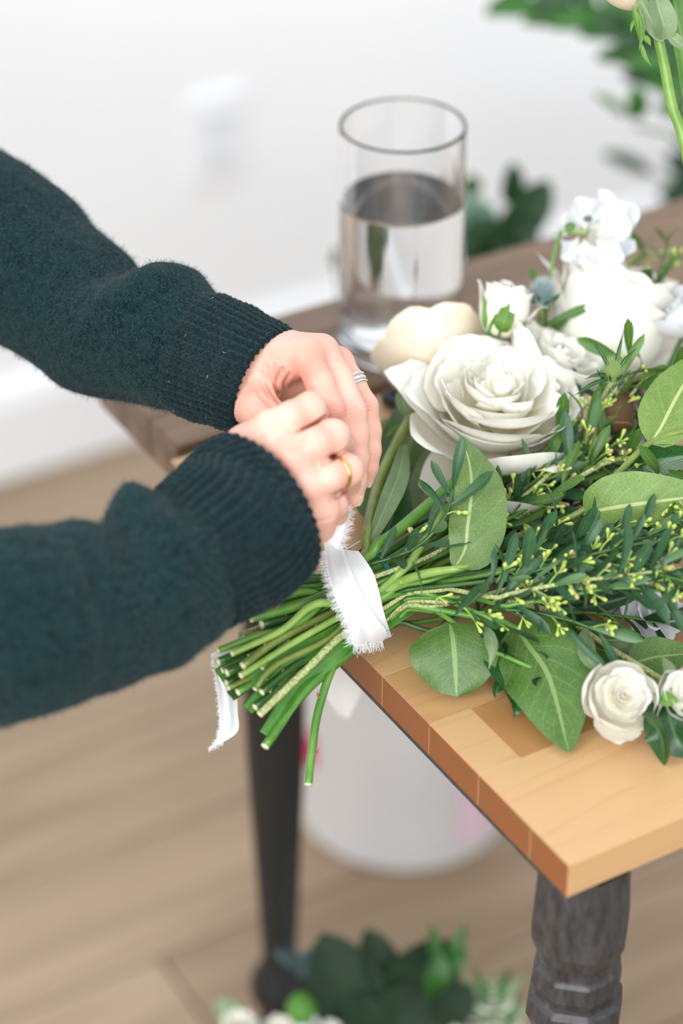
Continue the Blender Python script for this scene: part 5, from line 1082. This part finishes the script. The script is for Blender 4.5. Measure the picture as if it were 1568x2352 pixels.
# lower lip: continues round under the bundle
V = []; U = []; wt_, wb_ = (via(806, 1262, 0) - BND) @ AX, (via(872, 1470, 0) - BND) @ AX
for i, th in enumerate(np.linspace(math.pi*.93, 2.07*math.pi, 60)):
    for j in range(5):
        al = (wt_ + wb_)/2 + math.cos(th)*(wt_ - wb_)/2 + (j/4 - .5)*.013
        V.append(bnd((BR_ + .001)*math.cos(th), (BR_ + .001)*math.sin(th), al)); U.append((i/59, j/4))
mesh('under_wrap', V, gridf(60, 5), M['cloth'], rib, True, U)
# strip that runs up between the two hands
o, a2, b2 = strip('upper_length', [D(u, v, d) for u, v, d in ((752, 1090, 1.262), (756, 1150, 1.262), (744, 1215, 1.258), (744, 1240, 1.256))], [D(u, v, d) for u, v, d in ((782, 1090, 1.268), (794, 1165, 1.268), (792, 1210, 1.266), (776, 1262, 1.262))], pleat=.0006, seed=9); fray(b2, unit(VIEW_R), 160, .0034, 4, start=.35)
# tails
o, a3, b3 = strip('tail', [via(u, v, -.012) for u, v in ((560, 1470), (490, 1500), (487, 1510), (497, 1580), (503, 1640), (500, 1690), (480, 1722))], [via(u, v, -.015) for u, v in ((600, 1500), (530, 1530), (512, 1560), (540, 1590), (546, 1640), (544, 1682), (492, 1716))], pleat=.0008, seed=12); fray(a3, -VIEW_R, 110, .0011, 6, start=.3); fray(np.array([a3[-1], b3[-4]]), -VIEW_U, 40, .0014, 7)
o, a4, b4 = strip('tail', [via(u, v, d) for u, v, d in ((800, 1440, -.02), (752, 1500, -.09), (730, 1560, -.14), (775, 1640, -.18))], [via(u, v, d) for u, v, d in ((850, 1450, -.02), (824, 1510, -.09), (832, 1580, -.14), (800, 1650, -.18))], pleat=.001, seed=15)
# teal elastic under the ribbon
el = empty('rubber_band', bnd(0, 0, .013), 'teal rubber band peeking out beside the ribbon', 'band')
at_, ab_ = (via(844, 1290, 0) - BND) @ AX, (via(886, 1438, 0) - BND) @ AX
for dd in (0, .0014):
    pts = [bnd((BR_ - .0042)*math.cos(t), (BR_ - .0042)*math.sin(t), (at_ + ab_)/2 + dd + math.cos(t)*(at_ - ab_)/2) for t in np.linspace(0, 2*np.pi, 40)]; tube('band', pts, .0009, simple('teal_rubber', srgb(14, 84, 74), .45), el, n=80, seg=8, caps=False)

# ------------------------------------------------------------------ tall flower standing at the upper right
GT = 'tall stems standing at the right'
vbase = P(1800, 1000); wv = empty('flower_vase', vbase, 'white vase beyond the right edge holding the tall stems', 'vase')
V, F = lathe_data([(.0001, TZ + .0004), (.030, TZ + .0004), (.034, TZ + .004), (.036, TZ + .06), (.028, TZ + .12), (.030, TZ + .13), (.027, TZ + .13), (.025, TZ + .12), (.032, TZ + .06), (.0001, TZ + .01)], 40, (vbase[0], vbase[1], 0)); fixn(mesh('body', V, F, M['plastic'], wv))
mouth = vbase + np.array([0, 0, .125])
c = D(1462, -88, 1.30); t1 = empty('lisianthus', c, 'cream flower entering at the top right corner, only its lowest petal and calyx visible', 'flower', GT)
bloom(t1, c, unit(VIEW_U*.8 - VIEW_F*.5 - VIEW_R*.1), .026, [(6, [(.08, -.95), (.55, -.85), (.85, -.35), (.95, .3), (1.1, .7)], .95, dict(ruf=.03, drop=.2, ph=math.radians(250))), (5, L3, .5, {})], 'petal_cream', 91)
stem(t1, [mouth - np.array([.004, 0, .08]), mouth, D(1640, 620, 1.31), D(1572, 330, 1.302), D(1545, 250, 1.30), D(1525, 150, 1.296), D(1508, 70, 1.292), D(1490, -20, 1.294)], [.0022, .0024, .0022, .0019, .0027, .0029, .0030, .0026], 'st_tall', nodes=(.62,), n=70)
leaf(t1, [D(1520, 92, 1.288), D(1524, 60, 1.284), D(1512, 20, 1.282), D(1500, -40, 1.284)], .015, 'lf_gray', 'sepal', prof='ovate', roll=.2, fold=.5)
leaf(t1, [D(1522, 96, 1.288), D(1498, 50, 1.286), D(1476, 10, 1.286), D(1462, -20, 1.29)], .010, 'lf_gray', 'sepal', prof='ovate', roll=-.4, fold=.3)
leaf(t1, [D(1530, 66, 1.287), D(1550, 92, 1.286), D(1585, 118, 1.288)], .007, 'lf_gray', 'leaf', prof='lance', fold=.4)
for pts, w_ in ((((1452, 12), (1466, 60), (1470, 105)), .0045), (((1466, 10), (1474, 70), (1466, 118)), .0035), (((1474, 80), (1486, 92), (1494, 106)), .0035), (((1470, 95), (1480, 130), (1496, 152)), .003), (((1458, 40), (1450, 60), (1448, 76)), .002)):
    leaf(t1, [D(u, v, 1.284) for u, v in pts], w_, 'sepal', 'bract', prof='lance', fold=.5, nu=10, nv=5)
t2 = empty('thick_stem', D(1560, 100, 1.32), 'thick bright green stem at the top right corner behind the cream flower', 'stem', GT)
stem(t2, [mouth + np.array([.008, 0, -.08]), mouth + np.array([.006, 0, 0]), D(1650, 560, 1.335), D(1592, 250, 1.33), D(1572, 130, 1.325), D(1548, 10, 1.32), D(1530, -120, 1.32), D(1515, -260, 1.32)], [.0026, .0028, .0030, .0044, .0050, .0052, .0050, .0045], 'st_mid', n=60)
leaf(t2, [D(1530, -120, 1.32), D(1500, -180, 1.32), D(1450, -250, 1.33)], .02, 'lf_mid', prof='ovate')
t3 = empty('thin_stem', D(1575, 300, 1.34), 'thin brown-green stem crossing the right edge near the top', 'stem', GT)
stem(t3, [mouth + np.array([0, .008, -.08]), mouth + np.array([0, .006, 0]), D(1640, 560, 1.345), D(1576, 330, 1.345), D(1574, 150, 1.34), D(1590, -80, 1.34)], [.002, .0021, .0022, .0022, .002], 'st_dark', n=50)

# ------------------------------------------------------------------ out-of-focus greenery behind the tables
GBK = 'greenery in the bucket behind the tables'
M['bk_dark'] = mat_leaf('background_leaf_dark', srgb(30, 62, 34), srgb(42, 78, 42), srgb(60, 92, 56), srgb(70, 104, 60), 6, .5, .2, 0, .3)
M['bk_mid'] = mat_leaf('background_leaf_mid', srgb(44, 98, 34), srgb(60, 116, 44), srgb(84, 128, 66), srgb(100, 140, 80), 6, .5, .25, 0, .3)
M['bk_blue'] = mat_leaf('background_leaf_blue', srgb(112, 148, 128), srgb(136, 168, 146), srgb(120, 152, 132), srgb(160, 184, 166), 6, .5, .2, 0, .3)
def bg_branch(name, label, path, leaves, group, rad=.0022, mt='st_dark', cut=False):
    o = empty(name, path[0], label, 'foliage', group); stem(o, path, rad, mt, cut=cut)
    for (a, b, w_, m, rl) in leaves:
        a, b = np.array(a, float), np.array(b, float); mid = (a + b)/2 - VIEW_F*.006; leaf(o, [a, mid, b], w_, m, prof='ellip', roll=rl, nu=12, nv=5)
    return o
bt_ = np.array([bcen[0], bcen[1], .30])
def bl(d, *L): return [(D(a[0], a[1], d), D(b[0], b[1], d - .02), w_, m, rl) for a, b, w_, m, rl in L]
bg_branch('ruscus_branch', 'blurred dark leafy branch right of the vase, largest leaf pointing right', [bt_ + np.array([.02, 0, -.25]), bt_, D(1110, 660, 2.02), D(1150, 560, 2.0), D(1180, 480, 2.0)],
          bl(2.0, ((1150, 575), (1100, 500), .030, 'bk_dark', 0), ((1160, 560), (1262, 415), .036, 'bk_dark', .2), ((1150, 590), (1235, 520), .036, 'bk_dark', 0), ((1130, 600), (1060, 540), .034, 'bk_dark', 0), ((1160, 540), (1180, 470), .022, 'bk_dark', .3), ((1110, 600), (1180, 580), .040, 'bk_dark', 0), ((1090, 590), (1060, 600), .04, 'bk_dark', 0), ((1170, 470), (1178, 372), .022, 'bk_dark', .4)), GBK)
bg_branch('ruscus_branch', 'blurred blue-green leafy branch just right of the vase', [bt_ + np.array([-.02, 0, -.25]), bt_, D(1080, 660, 2.05), D(1085, 560, 2.04), D(1080, 450, 2.04)],
          bl(2.04, ((1085, 555), (1085, 450), .045, 'bk_blue', 0), ((1090, 520), (1130, 470), .03, 'bk_blue', .2), ((1082, 450), (1078, 400), .02, 'bk_mid', .2), ((1075, 540), (1050, 480), .03, 'bk_blue', 0), ((1090, 560), (1130, 520), .03, 'bk_dark', 0)), GBK)
bg_branch('ruscus_branch', 'faint greenery tip left of the vase above the brown table', [bt_ + np.array([-.05, 0, -.25]), bt_ + np.array([-.03, 0, 0]), D(790, 720, 2.1), D(775, 640, 2.1), D(770, 590, 2.1)], bl(2.1, ((772, 610), (770, 570), .012, 'bk_dark', .5),), GBK, .0012)
GR_ = 'tall greenery blurred at the upper right'
root_ = np.array([1.75, 1.9, 0.0]); o = empty('greenery_bucket', root_, 'white bucket outside the right edge holding the tall greenery', 'bucket')
V, F = lathe_data([(.0001, .003), (.10, .003), (.105, .006), (.13, .33), (.134, .335), (.127, .335), (.10, .012), (.0001, .012)], 40, root_); fixn(mesh('body', V, F, mbk, o)); rt = root_ + np.array([0, 0, .3])
def twig(label, px, d, lv, m, nleaf, w_, ln, seed, sides=True):
    r = np.random.default_rng(seed); pth = [rt - np.array([0, 0, .27]), rt + r.normal(0, .02, 3)] + [D(u, v, d) for u, v in px]; o = empty('leafy_twig', pth[0], label, 'foliage', GR_); stem(o, pth, [.003, .003, .002, .0012], 'st_dark', cut=False)
    q = spline([D(u, v, d) for u, v in px], 60); t = np.gradient(q, axis=0)
    for i in range(nleaf):
        k = int(59*(lv + (1 - lv)*i/(nleaf - 1))); tt = unit(t[k]); s = unit(np.cross(tt, VIEW_F))*(1 if i % 2 else -1); dr = unit(tt*.9 + s*r.uniform(.4, .9) - VIEW_F*r.uniform(-.3, .3)); a = q[k]; b = a + dr*ln*r.uniform(.75, 1.2)
        leaf(o, [a, (a + b)/2 - VIEW_F*.005, b], w_, m if r.random() < .7 else 'bk_dark', prof='ellip', roll=r.uniform(-.6, .6), nu=10, nv=5)
    return o
twig('blurred arching twig along the top right corner, leaves to its tip', [(1900, 420), (1640, 250), (1540, 165), (1450, 95), (1360, 30), (1220, -20)], 2.0, .25, 'bk_mid', 22, .018, .050, 1)
twig('blurred dark twig behind the tall flower stem', [(1900, 430), (1660, 290), (1575, 170), (1510, 50), (1440, -60)], 2.05, .2, 'bk_dark', 18, .022, .055, 2)
twig('second arching twig close under the top edge', [(1900, 400), (1640, 230), (1530, 120), (1430, 50), (1330, -10)], 1.95, .35, 'bk_mid', 14, .016, .045, 5)
bg_branch('leafy_twig', 'blurred twig with one upright green leaf against the wall', [rt - np.array([0, 0, .27]), rt, D(1640, 420, 1.98), D(1560, 320, 1.98), D(1455, 290, 1.98)], bl(1.98, ((1462, 275), (1458, 195), .019, 'bk_mid', 0), ((1440, 268), (1360, 215), .012, 'lf_gray', .5)), GR_, .0015)
bg_branch('leafy_twig', 'faint grey-green leaf drooping left, far behind the sweet pea', [rt - np.array([0, 0, .27]), rt, D(1660, 520, 2.25), D(1560, 430, 2.3), D(1500, 400, 2.3)], bl(2.3, ((1500, 400), (1380, 352), .018, 'bk_dark', .4), ((1600, 430), (1530, 350), .03, 'bk_dark', .3), ((1600, 480), (1510, 440), .03, 'bk_dark', .2), ((1640, 440), (1540, 410), .03, 'bk_dark', .2)), GR_, .0015)

# ------------------------------------------------------------------ floor arrangement at the bottom edge
AD = 1.74; ac_ = D(840, 2520, AD + .04); fb = empty('floor_bucket', (ac_[0], ac_[1], 0), 'white bucket of greenery and flowers on the floor at the bottom edge', 'bucket'); zt = float(ac_[2])
V, F = lathe_data([(.0001, .003), (.085, .003), (.09, .006), (.105, zt - .02), (.108, zt - .015), (.102, zt - .015), (.085, .012), (.0001, .012)], 40, (ac_[0], ac_[1], 0)); fixn(mesh('body', V, F, mbk, fb))
GF = 'flowers and greenery in the floor bucket'; bot_ = np.array([ac_[0], ac_[1], .03])
def fl(d, *L): return [(D(a[0], a[1], d), D(b[0], b[1], d - .01), w_, m, rl) for a, b, w_, m, rl in L]
M['fl_dark'] = mat_leaf('floor_leaf_dark', srgb(5, 32, 9), srgb(10, 44, 14), srgb(18, 52, 20), srgb(24, 60, 24), 6, .7, .08, 0, .3)
M['fl_mid'] = mat_leaf('floor_leaf_mid', srgb(28, 78, 20), srgb(44, 98, 30), srgb(70, 124, 50), srgb(90, 140, 60), 6, .45, .2, 0, .3)
bg_branch('leafy_branch', 'dark broad-leaved branch at the bottom centre, three pointed leaves', [bot_, D(840, 2520, AD), D(860, 2380, AD), D(880, 2290, AD)], fl(AD, ((850, 2400), (738, 2142), .056, 'fl_dark', .1), ((905, 2290), (840, 2132), .030, 'fl_dark', .3), ((890, 2330), (1040, 2160), .052, 'fl_dark', .1), ((860, 2420), (760, 2300), .06, 'fl_dark', 0), ((880, 2420), (1000, 2260), .06, 'fl_dark', 0), ((860, 2420), (880, 2270), .06, 'fl_dark', .2)), GF)
bg_branch('leafy_branch', 'bright leaf tips of a branch at the bottom, right of the dark leaves', [bot_, D(900, 2520, AD), D(990, 2330, AD), D(1020, 2210, AD)], fl(AD - .02, ((1010, 2240), (990, 2122), .011, 'fl_mid', .3), ((1025, 2230), (1068, 2120), .011, 'fl_mid', -.3), ((1015, 2250), (1072, 2180), .012, 'fl_mid', 0), ((1000, 2300), (1010, 2190), .020, 'fl_mid', 0), ((1000, 2350), (1080, 2260), .03, 'fl_dark', 0)), GF)
bg_branch('leafy_branch', 'pale rounded leaf of a sprig at the bottom, left of the dark leg', [bot_, D(700, 2520, AD), D(560, 2380, AD), D(520, 2320, AD)], fl(AD, ((560, 2352), (498, 2295), .020, 'lf_gray', 0), ((600, 2420), (560, 2330), .03, 'fl_dark', .2)), GF)
for k, (u, v, R, lab) in enumerate(((548, 2352, .012, 'blurred white bloom at the bottom edge, left of the dark leg'), (640, 2362, .011, 'blurred white bloom at the bottom edge under the dark leg'), (756, 2372, .011, 'blurred white bloom at the bottom edge under the dark leaves'), (1085, 2330, .015, 'blurred white bloom at the bottom, right of the dark leaves'), (1130, 2290, .013, 'blurred white bloom at the bottom, nearest the front table leg'), (1150, 2345, .014, 'lowest blurred white bloom beside the front table leg'))):
    c = D(u, v, AD - .02); o = empty('garden_bloom', c, lab, 'flower', GF); bloom(o, c, unit(VIEW_U*.8 - VIEW_F*.6), R, [(6, OUTER, .8, dict(ruf=.08)), (6, L3, .5, dict(ruf=.05)), (4, L5, .3, {})], 'petal', 200 + k); stem(o, [bot_ + np.array([.004*k, 0, 0]), D(840 + (u - 840)*.5, 2500, AD), c - VIEW_U*.006], [.0018, .0015], 'st_mid', cut=False)
    if k >= 3:
        for q in range(5): leaf(o, [c - VIEW_U*.01, c + VIEW_U*.008 + VIEW_R*(q - 2)*.007 - VIEW_F*.006, c + VIEW_U*(.018 + .004*(q % 2)) + VIEW_R*(q - 2)*.013], .008, 'fl_mid' if q % 2 else 'lf_gray', 'leaf', prof='lance', nu=8, nv=5)
for (u, v, R, m, lab) in ((692, 2318, .013, 'lf_mid', 'blurred green bud at the bottom in front of the dark leg'),):
    c = D(u, v, AD - .03); o = empty('flower_bud', c, lab, 'flower', GF); V, F = lathe_data([(.0001, -1), (.6, -.85), (1, -.1), (.8, .6), (.3, 1), (.0001, 1.05)], 20); Fm = axframe(VIEW_U); mesh('bud', c + (V*R*.9) @ Fm.T, F, simple('fresh_green_bud', srgb(70, 120, 36), .6), o); stem(o, [bot_, D(780, 2480, AD), c], .0018, 'st_mid', cut=False)
c = D(705, 2215, AD + .02); o = empty('sea_holly', c, 'blurred blue-grey sea holly at the bottom before the dark leg', 'flower', GF); Fm = axframe(VIEW_U); V, F = lathe_data([(.0001, -1), (.6, -.85), (1, -.1), (.8, .6), (.0001, 1.1)], 20); mesh('cone', c + (V*.010) @ Fm.T, F, simple('blue_grey_cone', srgb(62, 82, 88), .7), o)
for i in range(9):
    a = i*.7; d = Fm @ np.array([math.cos(a), math.sin(a), .2]); leaf(o, [c - VIEW_U*.008, c + d*.014, c + d*.027 + VIEW_U*.004], .008, simple('blue_grey_bract', srgb(58, 80, 78), .6), 'bract', prof='lance', nu=8, nv=5)
stem(o, [bot_, D(780, 2480, AD), c - VIEW_U*.01], .0018, 'st_dark', cut=False)

# ------------------------------------------------------------------ black-handled snips lying by the back edge of the maple top
sn = empty('floral_snips', P(900, 942, .004), 'black-handled floral snips on the maple top behind the fingertips', 'scissors'); bp = simple('black_rubber', srgb(14, 15, 18), .45); stl = simple('tool_steel', srgb(190, 192, 196), .3, Metallic=1.0)
dX = unit(P(1000, 925) - P(870, 945)); dY = np.cross((0, 0, 1), dX); o0 = P(846, 945, .005)
for s_ in (1, -1):
    pts = [o0 + dX*(.045 + .030*math.cos(t)) + dY*(s_*.011 + .010*s_*math.sin(t)*1.0) for t in np.linspace(0, 2*np.pi, 25)]; tube('handle', pts, .0038, bp, sn, n=50, seg=8, caps=False)
    V, F = box_data(0, .05, -.004, .004, -.0012, .0012, .0004); V = np.array(V); V[:, 1] *= 1 - .75*V[:, 0]/.05; q = o0 + dX*.075 + np.array([0, 0, .0013*s_]); a = .06*s_; V = np.array([q + dX*(x*math.cos(a) - y*math.sin(a)) + dY*(x*math.sin(a) + y*math.cos(a)) + np.array([0, 0, z]) for x, y, z in V]); mesh('blade', V, F, stl, sn, False)
